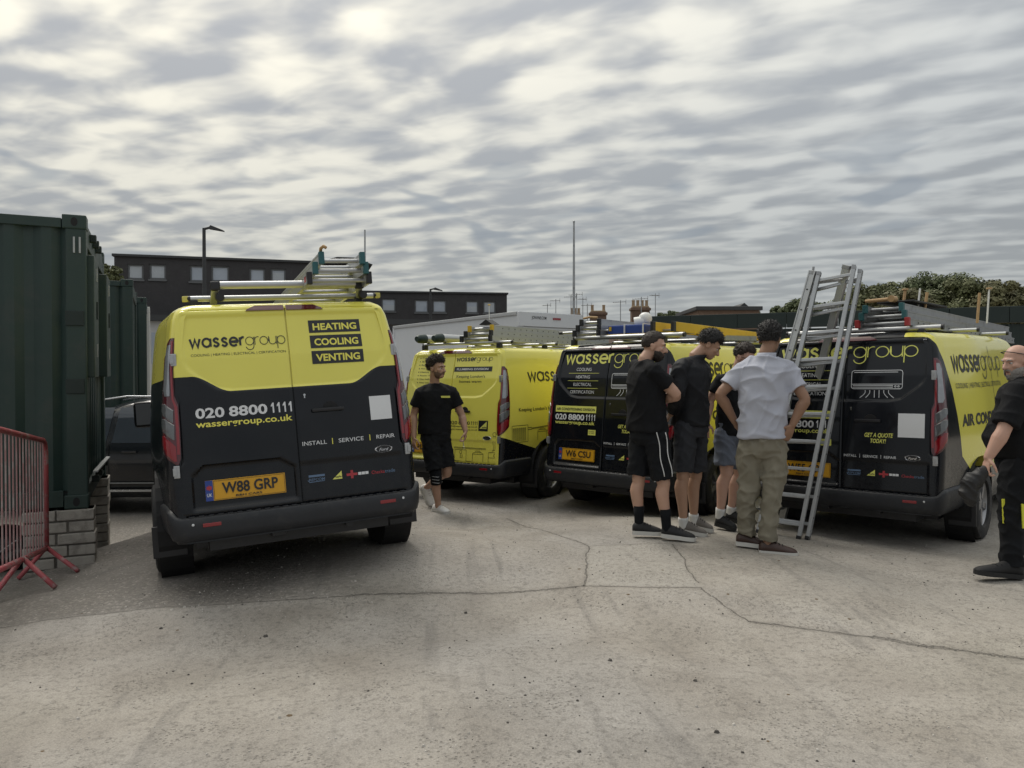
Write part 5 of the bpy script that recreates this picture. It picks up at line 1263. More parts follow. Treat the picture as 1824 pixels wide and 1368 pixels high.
# ================================================================== people
SKIN = {k: pmat('skin_' + k, c, .5, var=.14, scale=9, bump=.06, bscale=180, sub=.06) for k, c in
        dict(fair=(.47, .285, .205), tan=(.41, .245, .17), olive=(.38, .225, .15), brown=(.26, .145, .09), pink=(.50, .30, .225)).items()}
def cloth(name, col, rough=.85, var=.14, dirt=None): return pmat(name, col, rough, var=var, scale=7, bump=.35, bscale=240, spec=.2, dirt=dirt)
M_BLKTEE = cloth('black_cotton', (.008, .0085, .010)); M_BLKSHORT = cloth('black_shorts', (.009, .010, .012)); M_JACKET = cloth('black_softshell', (.013, .014, .017), .6)
M_GREYSH = cloth('charcoal_shorts', (.035, .037, .043)); M_BLUESH = cloth('grey_blue_shorts', (.12, .135, .17)); M_POLO = cloth('pale_grey_polo', (.42, .435, .50), var=.08); M_KHAKI = cloth('khaki_trousers', (.205, .188, .145), var=.12)
M_WORK = cloth('black_work_trousers', (.010, .011, .013)); M_SOCK = cloth('black_socks', (.007, .008, .010)); M_WSOCK = cloth('white_socks', (.6, .6, .58))
M_HAIRB = pmat('black_hair', (.008, .007, .007), .55, var=.4, scale=60, bump=.6, bscale=150); M_HAIRD = pmat('dark_brown_hair', (.026, .017, .012), .55, var=.5, scale=50, bump=.8, bscale=120); M_HAIRG = pmat('grey_beard', (.30, .28, .26), .7, var=.35, scale=60, bump=.8, bscale=150); M_STUB = pmat('shaved_hair', (.06, .045, .036), .7, var=.3, scale=120, bump=.4, bscale=300)
M_STUBD = pmat('stubble', (.14, .085, .06), .7, var=.3, scale=120, bump=.3, bscale=300)
M_SHOEW = pmat('white_leather_shoe', (.75, .74, .72), .5, var=.12, scale=12); M_SHOEB = pmat('black_mesh_shoe', (.010, .010, .011), .7, var=.3, bump=.3, bscale=200); M_SHOEG = pmat('grey_mesh_shoe', (.15, .135, .12), .8, var=.3, bump=.4, bscale=160); M_SHOEBR = pmat('brown_leather_shoe', (.045, .022, .016), .5, var=.3); M_SOLEW = pmat('white_rubber_sole', (.52, .51, .48), .6, var=.15); M_SOLEB = pmat('black_rubber_sole', (.012, .012, .012), .7)
M_EYEW = pmat('eye_white', (.55, .53, .50), .3); M_EYEB = pmat('eye_dark', (.012, .009, .008), .2); M_LIPS = pmat('lips', (.24, .10, .085), .5)
M_HIVIS = pmat('yellow_strip', (.62, .62, .05), .5); M_PIPING = pmat('white_piping', (.6, .6, .6), .6)
def ell(mb, c, r, axes=None, n=14, m=10):
    c = Vector(c); ax = axes or (Vector((1, 0, 0)), Vector((0, 1, 0)), Vector((0, 0, 1))); vs = []; fs = []
    for j in range(m + 1):
        ph = math.pi * j / m
        for i in range(n):
            th = 2 * math.pi * i / n; l = (math.sin(ph) * math.cos(th) * r[0], math.sin(ph) * math.sin(th) * r[1], math.cos(ph) * r[2]); vs.append(c + ax[0] * l[0] + ax[1] * l[1] + ax[2] * l[2])
    for j in range(m):
        for i in range(n): fs.append((j * n + i, j * n + (i + 1) % n, (j + 1) * n + (i + 1) % n, (j + 1) * n + i))
    mb.add(vs, fs)
def caps(mb, pts, rs, n=14, round_=(True, True)):
    pts = [Vector(p) for p in pts]; P = []; Q = []
    if round_[0]:
        d = (pts[0] - pts[1]).normalized()
        for a in (80, 55, 28): P.append(pts[0] + d * rs[0] * math.sin(R(a))); Q.append(rs[0] * math.cos(R(a)))
    P += pts; Q += list(rs)
    if round_[1]:
        d = (pts[-1] - pts[-2]).normalized()
        for a in (28, 55, 80): P.append(pts[-1] + d * rs[-1] * math.sin(R(a))); Q.append(rs[-1] * math.cos(R(a)))
    mb.tube(P, Q, n)
def smoothpath(pts, rs, k=4):
    """Catmull-Rom through joints so limbs bend softly"""
    pts = [Vector(p) for p in pts]; op = []; orr = []
    for i in range(len(pts) - 1):
        a, b2, c, d = pts[max(i - 1, 0)], pts[i], pts[i + 1], pts[min(i + 2, len(pts) - 1)]
        for j in range(k):
            t = j / k; op.append(.5 * ((2 * b2) + (c - a) * t + (2 * a - 5 * b2 + 4 * c - d) * t * t + (3 * b2 - a - 3 * c + d) * t ** 3)); orr.append(rs[i] + (rs[i + 1] - rs[i]) * t)
    return op + [pts[-1]], orr + [rs[-1]]
def rloft(mb, rings, n=26):
    """rings: (centre, right vec, fwd vec, half width, half depth); squarish ellipses; spline interpolated"""
    vs = []; fs = []
    for (c, r_, f_, a, b2) in rings:
        for i in range(n):
            t = 2 * math.pi * i / n; cx = math.copysign(abs(math.cos(t)) ** .85, math.cos(t)); sx = math.copysign(abs(math.sin(t)) ** .85, math.sin(t)); vs.append(c + r_ * a * cx + f_ * b2 * sx)
    m = len(rings)
    for j in range(m - 1):
        for i in range(n): fs.append((j * n + i, j * n + (i + 1) % n, (j + 1) * n + (i + 1) % n, (j + 1) * n + i))
    fs += [tuple(range(n))[::-1], tuple((m - 1) * n + i for i in range(n))]
    mb.add(vs, fs)
def remesh(mb, name, vox, it=4, fold=None, sm=.5):
    me = mb.mesh('tmp'); o = mobj('tmp', me, None)
    md = o.modifiers.new('r', 'REMESH'); md.mode = 'VOXEL'; md.voxel_size = vox; md.use_smooth_shade = True
    if it: ms = o.modifiers.new('s', 'SMOOTH'); ms.factor = sm; ms.iterations = it
    r_ = evaluated(o); r_.name = name; bpy.data.objects.remove(o); bpy.data.meshes.remove(me)
    if fold:
        amp, fr, seed, dirv = fold; nv = len(r_.vertices); co = np.empty(nv * 3); r_.vertices.foreach_get('co', co); co = co.reshape(-1, 3); no = np.empty(nv * 3); r_.vertices.foreach_get('normal', no); no = no.reshape(-1, 3); d = np.zeros(nv)
        for i in range(nv):
            x, y, z = co[i]; s_ = x * dirv[0] + y * dirv[1] + z * dirv[2]
            k = max(0, 1 - abs(mnoise.noise((x * fr * .6 + seed, y * fr * .6, s_ * fr))) * 2.2); k2 = max(0, 1 - abs(mnoise.noise((x * fr * .9 - seed, y * fr * .5, (z - .7 * x) * fr * .8))) * 2.6); d[i] = amp * (k * k * 1.1 + k2 * k2 * .9 - .35 + .5 * mnoise.noise((x * fr * 1.7, y * fr * 1.7 + seed, z * fr * 1.7)))
        co += no * (d - amp * .3)[:, None]; r_.vertices.foreach_set('co', co.ravel()); r_.update()
    set_smooth(r_)
    return r_
def hand(mb, wr, d, n, side, curl=.35, size=1.0, grip=False):
    """palm, four unequal bent fingers and a thumb; d = towards the fingers, n = palm normal, side = towards the thumb"""
    d = Vector(d).normalized(); n = Vector(n); n = (n - d * n.dot(d)).normalized(); s = Vector(side); s = (s - d * s.dot(d) - n * s.dot(n)).normalized(); wr = Vector(wr); k = size
    ell(mb, wr + d * .05 * k, (.040 * k, .052 * k, .017 * k), (s, d, n)); ell(mb, wr + d * .02 * k, (.030 * k, .035 * k, .019 * k), (s, d, n))
    for i, (o, L) in enumerate(((.030, .072), (.0105, .082), (-.0095, .076), (-.029, .060))):
        p = wr + d * .088 * k + s * o * k * 1.1; pts = [wr + d * .055 * k + s * o * k, p]; a = 0
        for j, fr in enumerate((.45, .30, .25)):
            a += curl * (1.1 if j else .75) * (1 + .08 * i); p = p + (d * math.cos(a) + n * math.sin(a)) * L * fr * k; pts.append(p)
        caps(mb, pts, [.0095 * k, .0092 * k, .0085 * k, .0080 * k, .0068 * k], 8)
    t0 = wr + d * .022 * k + s * .026 * k; t1 = t0 + (d * .55 + s * .75 + n * .30).normalized() * .038 * k; t2 = t1 + (d * .85 + s * .25 + n * (.35 + .4 * curl)).normalized() * .032 * k; t3 = t2 + (d * .9 + n * (.2 + .5 * curl)).normalized() * .024 * k
    caps(mb, [t0, t1, t2, t3], [.015 * k, .0115 * k, .0100 * k, .0078 * k], 8)
def head_frame(f, pitch, tilt=0.0):
    f = Vector((f[0], f[1], 0)).normalized(); r_ = Vector((f.y, -f.x, 0)); u_ = Vector((0, 0, 1)); M = Matrix.Rotation(-pitch, 3, r_) @ Matrix.Rotation(tilt, 3, f)
    return M @ f, M @ r_, M @ u_
def shoe(root, mat, sole, heel, toe, zt, length=None, high=.0, name='shoe'):
    """heel, toe: ground points; lofted upper over a shaped sole"""
    heel = Vector(heel); toe = Vector(toe); d = (toe - heel); L = length or d.length; d.normalize(); s = d.cross(Vector((0, 0, 1))).normalized(); u_ = s.cross(d).normalized()
    T = [0, .06, .18, .35, .55, .72, .86, .95, 1.0]; WD = [.028, .037, .040, .040, .046, .053, .050, .038, .016]; HT = [.078, .102 + high, .118 + high, .112 + high * .8, .094, .078, .066, .054, .034]
    up = []; so = []
    for t, w_, h in zip(T, WD, HT):
        c = heel + d * (L * t); rr = []
        for k in range(9):
            a = math.pi * k / 8; rr.append(c + s * math.cos(a) * w_ * (1 if 2 > k or k > 6 else 1) + u_ * (.030 + (h - .030) * math.sin(a) ** .8))
        up.append(rr); so.append((c, w_ + .005))
    mb = MB(); n = 9; vs = [p for r_ in up for p in r_]; fs = []
    for j in range(len(up) - 1):
        for i in range(n - 1): fs.append((j * n + i, j * n + i + 1, (j + 1) * n + i + 1, (j + 1) * n + i))
        fs.append((j * n, (j + 1) * n, (j + 1) * n + n - 1, j * n + n - 1))
    fs += [tuple(range(n)), tuple((len(up) - 1) * n + i for i in range(n))]; mb.add(vs, fs); sh = mb.build(name, mat, root, True)
    out = [c - s * w_ for c, w_ in so] + [so[-1][0] + d * .006] + [c + s * w_ for c, w_ in reversed(so)]
    sb = MB(); sb.prism([p + u_ * .002 for p in out], u_ * .034); sb.build('sole', sole, sh)
    lc = MB()
    for k in range(3):
        c = heel + d * (L * (.42 + .09 * k)) + u_ * (HT[4] + .012 - k * .009); lc.tube([c - s * .028 - u_ * .006, c + u_ * .003, c + s * .028 - u_ * .006], .0035, 6)
    lc.build('laces', M_SOLEW if mat in (M_SHOEW,) else M_SOCK, sh)
    return sh
def person(label, d, root_px, J, facing, headF, pitch, skin, top, bottom, opt):
    """J: joints as (photo x, photo y, depth offset); builds body, garments, hair and shoes as children of one figure"""
    g = at(root_px[0], root_px[1], d); gzv = gz(g.x, d); root = thing('person', label, 'person', (g.x, d, gzv)); rv = Vector((g.x, d, gzv))
    dz = gzv - g.z                                       # let the feet stand on the yard
    def W(j): p = at(j[0], j[1], d + j[2]); return p - rv + Vector((0, 0, dz * max(0, min(1, 1 - (p.z - gzv) / .9))))
    J = {k: W(v) for k, v in J.items()}
    bk = opt.get('bulk', 1.0); F = Vector((*facing, 0)).normalized(); Rt = Vector((F.y, -F.x, 0))
    # ---------------- head
    hf, hr, hu = head_frame(headF, pitch, opt.get('tilt', 0.0)); H = J['head']; ax = (hr, hf, hu)
    P = lambda r_, f_, u_: H + hr * r_ + hf * f_ + hu * u_
    sk = MB()
    ell(sk, P(0, -.012, .028), (.076, .096, .094), ax, 20, 14); ell(sk, P(0, .030, -.035), (.064, .070, .078), ax, 18, 12); ell(sk, P(0, .058, -.078), (.040, .040, .034), ax); ell(sk, P(0, .040, -.060), (.056, .052, .045), ax)
    caps(sk, [P(-.042, .074, .026), P(0, .086, .030), P(.042, .074, .026)], [.014, .015, .014], 10)
    caps(sk, [P(0, .088, .018), P(0, .104, -.012), P(0, .112, -.026)], [.010, .013, .0165], 10); ell(sk, P(-.013, .096, -.030), (.010, .013, .009), ax); ell(sk, P(.013, .096, -.030), (.010, .013, .009), ax)
    for s_ in (-1, 1): ell(sk, P(s_ * .042, .060, -.018), (.024, .026, .022), ax); ell(sk, P(s_ * .079, -.012, -.012), (.009, .020, .033), ax); ell(sk, P(s_ * .083, -.020, .006), (.008, .016, .016), ax)
    caps(sk, [P(-.022, .080, -.056), P(0, .090, -.055), P(.022, .080, -.056)], [.007, .0095, .007], 8)
    caps(sk, [P(-.018, .080, -.067), P(0, .088, -.068), P(.018, .080, -.067)], [.007, .0095, .007], 8)
    # ---------------- neck and hidden trunk
    NB = J['neck']; PV = J['pelvis']; caps(sk, [NB - Vector((0, 0, .04)), NB + Vector((0, 0, .02)), P(0, -.025, -.055)], [.064, .058, .054], 16)
    rl, ll = J['rsh'], J['lsh']; shv = (rl - ll); shw = shv.normalized(); ch = (rl + ll) / 2
    caps(sk, [rl.lerp(ch, .35) - Vector((0, 0, .03)), NB - Vector((0, 0, .06)), ll.lerp(ch, .35) - Vector((0, 0, .03))], [.035, .045, .035], 14)
    caps(sk, [ch - Vector((0, 0, .12)), PV + Vector((0, 0, .05))], [.11 * bk, .12 * bk], 16)
    # ---------------- arms and hands
    arm = opt.get('arm', 1.0)
    for s_, a in (('r', 1), ('l', -1)):
        S, E_, Wr = J[s_ + 'sh'], J[s_ + 'el'], J[s_ + 'wr']; fa = (Wr - E_); m1 = E_ + fa * .28; m2 = E_ + fa * .65
        p, q = smoothpath([S, S.lerp(E_, .5), E_, m1, m2, Wr], [.046 * arm, .048 * arm, .043 * arm, .047 * arm, .037 * arm, .028 * arm], 3); caps(sk, p, q, 14)
        hd = opt.get(s_ + 'hand')
        hdir, hn, hs, cu = hd if hd else (fa, -Rt * a, F, .5)
        hand(sk, Wr, hdir, hn, hs, cu, 1.02)
    # ---------------- legs
    for s_ in 'rl':
        Hp, K, A = J[s_ + 'hip'], J[s_ + 'kn'], J[s_ + 'an']; sh_ = (A - K); back = -F
        ft = (J[s_ + 'toe'] - J[s_ + 'heel']).normalized(); c1 = K + sh_ * .28 - ft * .018; c2 = K + sh_ * .62 - ft * .006
        p, q = smoothpath([Hp, Hp.lerp(K, .5), K, K + sh_ * .10, c1, c2, K + sh_ * .88, A], [.088, .076, .058, .053, .060, .046, .036, .037], 3); caps(sk, p, q, 16)
        caps(sk, [A - Vector((0, 0, .01)), J[s_ + 'heel'].lerp(J[s_ + 'toe'], .35) + Vector((0, 0, .045))], [.036, .032], 10)
    bme = remesh(sk, 'body', .0058, 3); body = mobj('body', bme, SKIN[skin], root)
    # ---------------- face details
    for s_ in (-1, 1):
        e = MB(); ell(e, P(s_ * .031, .077, .004), (.014, .010, .0085), ax, 12, 8); e.build('eye', M_EYEW, body, True)
        e = MB(); ell(e, P(s_ * .031, .0845, .004), (.006, .004, .006), ax, 10, 6); e.build('iris', M_EYEB, body, True)
        if opt.get('brow', True):
            e = MB(); caps(e, [P(s_ * .016, .097, .026), P(s_ * .034, .094, .032), P(s_ * .050, .080, .026)], [.0035, .0045, .003], 6); e.build('eyebrow', opt.get('hairmat', M_HAIRD), body, True)
    e = MB(); caps(e, [P(-.021, .086, -.0615), P(0, .098, -.061), P(.021, .086, -.0615)], [.004, .0065, .004], 8); e.build('lips', M_LIPS, body, True)
    hm = opt.get('hairmat', M_HAIRD); hs_ = opt.get('hair')
    if hs_:
        thick, curl_, line, nape, vx = hs_; hb = bmesh.new(); bmesh.ops.create_icosphere(hb, subdivisions=6 if curl_ > .008 else 5, radius=1)
        for q in hb.verts:
            v = q.co.copy(); nn = v.normalized(); lim = float(np.interp(v.y, [-1, -.25, .05, .32, .5, 1], [nape, nape + .12, line - .62, line - .28, line - .02, line])) + .05 * mnoise.noise(nn * 9 + H)
            mrg = v.z - lim; fade = 1 - math.exp(-max(0, mrg) / .16); top_ = max(0, v.z) ** .7
            amp = fade * (curl_ * (mnoise.noise(nn * 6 + H) + .8 * mnoise.noise(nn * 14 + H) + .5 * mnoise.noise(nn * 30 + H)) + thick * (.35 + .65 * top_) + vx * top_ * max(0, v.y + .4)) + .0045 * fade + .0008
            q.co = P(nn.x * (.077 + amp), -.014 + nn.y * (.097 + amp), .030 + nn.z * (.094 + amp)); q.tag = mrg > 0
        bmesh.ops.delete(hb, geom=[f for f in hb.faces if not all(q.tag for q in f.verts)], context='FACES')
        hb.normal_update(); rs = random.Random(int(d * 100)); vl = [q for q in hb.verts if q.tag and q.link_faces]; bl = opt.get('strand', .012)
        for q in [(x.co.copy(), x.normal.copy()) for x in rs.choices(vl, k=1500)]:
            c_, n_ = q; up2 = (c_ - H).dot(hu); tg = (hf * rs.gauss(.25, .5) + hr * rs.gauss(0, .5) - hu * (.55 if up2 < .06 else .0) + Vector((rs.gauss(0, .35), rs.gauss(0, .35), rs.gauss(0, .35)))); dv = (n_ * rs.uniform(.35, .9) + tg * .6).normalized(); sd_ = dv.cross(n_).normalized() if dv.cross(n_).length > 1e-4 else hr; L_ = bl * rs.uniform(.5, 1.3)
            a_ = hb.verts.new(c_ - n_ * .002 - sd_ * .0022); b_ = hb.verts.new(c_ - n_ * .002 + sd_ * .0022); e_ = hb.verts.new(c_ + dv * L_); hb.faces.new((a_, b_, e_))
        hme = bpy.data.meshes.new('hair'); hb.to_mesh(hme); hb.free(); set_smooth(hme); mobj('hair', hme, hm, body)
    if opt.get('beard'):
        bt, blen, bmat = opt['beard']; hb = bmesh.new(); bmesh.ops.create_icosphere(hb, subdivisions=5, radius=1)
        for q in hb.verts:
            v = q.co.normalized(); lim = .06 - .55 * max(0, v.y - .45) + .05 * mnoise.noise(v * 8 + H); amp = bt * (.7 + .6 * mnoise.noise(v * 9 + H)) * (1 - math.exp(-max(0, lim - v.z) / .18)) + .0008; q.tag = v.z < lim and v.y > -.30 and not (abs(v.x) < .38 and v.z > -.36 and v.y > .75 and v.z < -.12)
            q.co = P(v.x * (.064 + amp), .030 + v.y * (.070 + amp * 1.15), -.038 + v.z * (.076 + amp) - (blen * max(0, -v.z) ** 2 * max(0, v.y + .3)))
        bmesh.ops.delete(hb, geom=[f for f in hb.faces if not all(q.tag for q in f.verts)], context='FACES')
        hme = bpy.data.meshes.new('beard'); hb.to_mesh(hme); hb.free(); set_smooth(hme); mobj('beard', hme, bmat, body)
        mt = MB(); caps(mt, [P(-.026, .086, -.050), P(-.010, .101, -.045), P(.010, .101, -.045), P(.026, .086, -.050)], [.006, .007, .007, .006], 8); mt.build('moustache', bmat, body, True)
    # ---------------- top garment
    tp = MB(); hem = J['hem']; up_ = NB - hem; cl = opt.get('loose', .012); RS = shw; Fc = RS.cross(Vector((0, 0, -1))).normalized()
    if Fc.dot(F) < 0: Fc = -Fc
    hw = (shv.length / 2)
    prof = [(0, .172, .132), (.10, .175, .135), (.25, .170, .132), (.42, .172, .130), (.60, .180, .132), (.74, .186, .128), (.86, .175, .108), (.93, .13, .088), (.975, .082, .075), (1.0, .066, .068)]
    belly = opt.get('belly', 0.0); rg = []
    for t, a, b2 in prof:
        c = hem.lerp(NB, t) if t > .6 else hem.lerp(NB, t); rr = RS.lerp(Rt, max(0, 1 - t * 1.2)).normalized(); ff = Vector((-rr.y, rr.x, 0)).normalized()
        if ff.dot(F) < 0: ff = -ff
        a2 = a * bk; a2 = a2 if t < .5 or t > .95 else a2 * (hw / .19) ** .6; bb = b2 * bk + belly * math.exp(-((t - .28) / .2) ** 2)
        if t > .97 and opt.get('collar'): a2 += .004; bb += .004
        rg.append((c + ff * belly * .6 * math.exp(-((t - .28) / .2) ** 2), rr, ff, a2 + cl * (1 if t < .9 else .2), bb + cl * (1 if t < .9 else .2)))
    rloft(tp, rg)
    for s_ in 'rl':
        S, E_, Wr = J[s_ + 'sh'], J[s_ + 'el'], J[s_ + 'wr']
        caps(tp, [S + Vector((0, 0, .004)), S.lerp(NB, .55) + Vector((0, 0, -.012)), NB - Vector((0, 0, .035))], [.070 * bk, .062, .056], 16)
        if opt.get('longsleeve'):
            p, q = smoothpath([S.lerp(ch, .25), S, S.lerp(E_, .5), E_, E_.lerp(Wr, .5), E_.lerp(Wr, .94)], [.075, .080, .070, .064, .056, .046], 3); caps(tp, p, q, 16, (True, False))
        else:
            f_ = opt.get('sleeve', .62); caps(tp, [S.lerp(ch, .3), S, S.lerp(E_, f_ * .5), S.lerp(E_, f_)], [.072 * bk, .078 * bk, .075 * bk, .078 * bk], 18, (True, False))
    tme = remesh(tp, 'shirt', .0085, 5, (opt.get('fold', .009), 7.0, d * 3, (.35, .1, 1.0)))
    tob = mobj(opt.get('topname', 'shirt'), tme, top, root)
    if opt.get('collar'):
        col_ = MB(); hgt, opn = opt['collar']; n = 24; vs = []; fs = []
        cz = NB - Vector((0, 0, .012)); tiltv = (P(0, -.02, -.05) - NB).normalized()
        for j, (rr, hh) in enumerate(((.082, -.01), (.076, hgt * .5), (.074, hgt), (.066, hgt), (.068, hgt * .4))):
            for i in range(n): t = 2 * math.pi * i / n; vs.append(cz + Rt * math.cos(t) * rr + F * math.sin(t) * rr * (1.05) + tiltv * hh)
        for j in range(4):
            for i in range(n): fs.append((j * n + i, j * n + (i + 1) % n, (j + 1) * n + (i + 1) % n, (j + 1) * n + i))
        col_.add(vs, fs).build('collar', top, tob, True)
    # ---------------- bottom garment
    bt_ = MB(); hipw = (J['rhip'] - J['lhip']).length / 2
    pr = Rt
    rloft(bt_, [(PV + Vector((0, 0, .11)), pr, F, .158 * bk, .122 * bk), (PV + Vector((0, 0, .04)), pr, F, .170 * bk, .130 * bk), (PV - Vector((0, 0, .04)), pr, F, .176 * bk, .134 * bk), (PV - Vector((0, 0, .10)), pr, F, .150 * bk, .105)])
    for s_ in 'rl':
        Hp, K, A = J[s_ + 'hip'], J[s_ + 'kn'], J[s_ + 'an']
        if opt.get('trousers'):
            ft = (J[s_ + 'toe'] - J[s_ + 'heel']).normalized()
            p, q = smoothpath([Hp + Vector((0, 0, .02)), Hp.lerp(K, .45), K, K.lerp(A, .35) - ft * .01, K.lerp(A, .72), A.lerp(K, .06) - Vector((0, 0, .012))], [.105 * bk, .100 * bk, .080, .078, .072, .078], 3); caps(bt_, p, q, 18, (True, False))
        else:
            f_ = opt.get('hemf', {}).get(s_, .86); p, q = smoothpath([Hp + Vector((0, 0, .02)), Hp.lerp(K, .4), Hp.lerp(K, f_)], [.104 * bk, .102 * bk, opt.get('hemr', .098)], 4); caps(bt_, p, q, 20, (True, False))
    fb = opt.get('bfold', .008)
    bme2 = remesh(bt_, 'bottoms', .0085, 4, (fb, 10.0, d * 5, (.5, .2, .9)))
    bob = mobj('trousers' if opt.get('trousers') else 'shorts', bme2, bottom, root)
    # ---------------- socks and shoes
    for s_ in 'rl':
        if opt.get('sock'):
            smat, hgt = opt['sock']; K, A = J[s_ + 'kn'], J[s_ + 'an']; sb = MB(); L = (K - A).length; dd = (K - A).normalized()
            caps(sb, [A - Vector((0, 0, .03)), A, A + dd * hgt * .5, A + dd * hgt], [.040, .041, .044, .044 + .05 * hgt], 16, (True, False)); sb.build('sock', smat, root, True)
        shoe(root, *opt['shoe'], J[s_ + 'heel'], J[s_ + 'toe'], 0, high=opt.get('high', 0.0))
    return root, body, tob, bob, J, P, rv
# --- man walking between the vans
pA = person('man in black T-shirt and black shorts walking between the vans, holding keys', 8.74, (778, 912), dict(head=(778, 656, -.04), neck=(774, 683, 0), pelvis=(776, 777, 0), hem=(774, 772, 0), rsh=(749, 701, -.08), rel=(737, 738, -.05), rwr=(737, 779, -.12), lsh=(804, 699, .08), lel=(822, 739, .10), lwr=(829, 768, .02),
    rhip=(766, 782, -.05), lhip=(787, 782, .05), rkn=(776, 846, -.10), ran=(780, 899, -.02), rheel=(772, 913, .06), rtoe=(798, 916, -.14), lkn=(796, 840, .02), lan=(759, 868, .36), lheel=(750, 868, .42), ltoe=(768, 903, .30)),
    (.55, -.83), (.86, -.5), .06, 'tan', M_BLKTEE, M_BLKSHORT, dict(bulk=1.04, hairmat=M_HAIRD, hair=(.030, .020, .40, -.60, .006), beard=(.0025, .0, M_STUBD), strand=.024, shoe=(M_SHOEW, M_SOLEW), hemf=dict(r=.86, l=.86), hemr=.105, lhand=((-.05, -.1, -1), (-1, 0, 0), (.2, -1, 0), .75), fold=.005))
r_, body, tob, bob, J, P, rv = pA
K = J['rkn']; An = J['ran']; kb = MB(); caps(kb, [K.lerp(J['rhip'], .16), K, K.lerp(An, .28)], [.074, .068, .066], 20, (False, False)); kb.build('knee_brace', M_SOCK, r_, True)
for t in (.02, .12, .22): kk = MB(); c = K.lerp(An, t); kk.tube([c + Vector((-.069, -.0, .01)), c + Vector((-.03, -.066, .0)), c + Vector((.03, -.066, -.008)), c + Vector((.069, 0, -.0))], .004, 6); kk.build('brace_strap', M_ALUD, r_, True)
cc = at(803, 698, 8.60) - rv; cc = J['lsh'].lerp(J['neck'], .38) + Vector((.02, -.155, -.085)); MB().box((cc.x - .052, cc.y - .012, cc.z - .011), (cc.x + .052, cc.y + .004, cc.z + .011), Matrix.Identity(4)).build('chest_logo', M_LIMEP, tob)
kc = J['lwr'] + Vector((-.02, -.03, -.12)); ky = MB(); ky.tube([kc, kc + Vector((0, 0, -.05))], .004, 6); ky.lathe([(.012, 0), (.015, .002), (.012, .004)], Matrix.Translation(kc + Vector((0, 0, -.065))) @ Matrix.Rotation(R(90), 4, 'X'), 12); ko = ky.build('key_bunch', M_CHROME, None); ko.location = rv; tag(ko, 'small key bunch hanging from the walking man hand', 'keys')
# --- man with crossed arms
pB = person('bearded man in black T-shirt with arms crossed and white striped black shorts', 6.72, (1165, 960), dict(head=(1165, 617, 0), neck=(1149, 643, 0), pelvis=(1155, 772, 0), hem=(1153, 768, 0), rsh=(1163, 660, -.16), rel=(1204, 703, -.12), rwr=(1180, 714, .06), lsh=(1134, 655, .17), lel=(1166, 708, .30), lwr=(1192, 706, .16),
    rhip=(1170, 780, -.08), lhip=(1144, 778, .07), rkn=(1182, 858, -.11), ran=(1188, 940, -.10), rheel=(1178, 958, -.09), rtoe=(1240, 966, -.16), lkn=(1138, 852, .05), lan=(1139, 934, .05), lheel=(1127, 953, .05), ltoe=(1181, 955, .0)),
    (.86, .5), (.98, -.18), .18, 'fair', M_BLKTEE, M_BLKSHORT, dict(bulk=1.06, hairmat=M_HAIRD, strand=.007, hair=(.007, .003, .46, -.62, .003), beard=(.012, .02, M_HAIRD), sock=(M_SOCK, .16), shoe=(M_SHOEB, M_SOLEW), hemf=dict(r=.96, l=.94), hemr=.100, arm=1.12, rhand=((-.7, .7, .0), (0, 1, .2), (0, 0, 1), .5)))
r_, body, tob, bob, J, P, rv = pB
for k, o_ in enumerate((-.035, .035)):
    pts = [J['rhip'].lerp(J['rkn'], t) + Vector((.02 + o_ + .006 * math.sin(t * 9 + k), -.128 + .006 * math.sin(t * 7), .02)) for t in np.linspace(-.10, .90, 14)]
    MB().tube(pts, .0042, 6).build('side_stripe', M_PIPING, bob, True)
wt = MB(); Wp = J['rwr']; 
# --- man in black jacket looking down
pC = person('dark haired man in black zip jacket and charcoal shorts looking down', 6.93, (1232, 945), dict(head=(1263, 615, 0), neck=(1238, 638, 0), pelvis=(1231, 758, 0), hem=(1229, 758, 0), rsh=(1212, 655, -.16), rel=(1208, 702, -.20), rwr=(1196, 737, -.03), lsh=(1249, 655, .17), lel=(1240, 705, .26), lwr=(1212, 742, .14),
    rhip=(1222, 766, -.08), lhip=(1241, 766, .08), rkn=(1217, 843, -.08), ran=(1218, 927, -.07), rheel=(1209, 942, -.06), rtoe=(1260, 951, -.10), lkn=(1240, 842, .09), lan=(1236, 920, .12), lheel=(1228, 934, .14), ltoe=(1271, 943, .08)),
    (.90, .40), (.95, -.12), .62, 'olive', M_JACKET, M_GREYSH, dict(bulk=1.0, hairmat=M_HAIRB, hair=(.024, .008, .34, -.55, .008), strand=.022, longsleeve=True, collar=(.055, 0), topname='jacket', sock=(M_WSOCK, .05), shoe=(M_SHOEG, M_SOLEW), hemf=dict(r=.94, l=.94), hemr=.092, loose=.018, fold=.009, rhand=((-.5, .2, -.7), (1, 0, 0), (0, 1, 0), .8)))
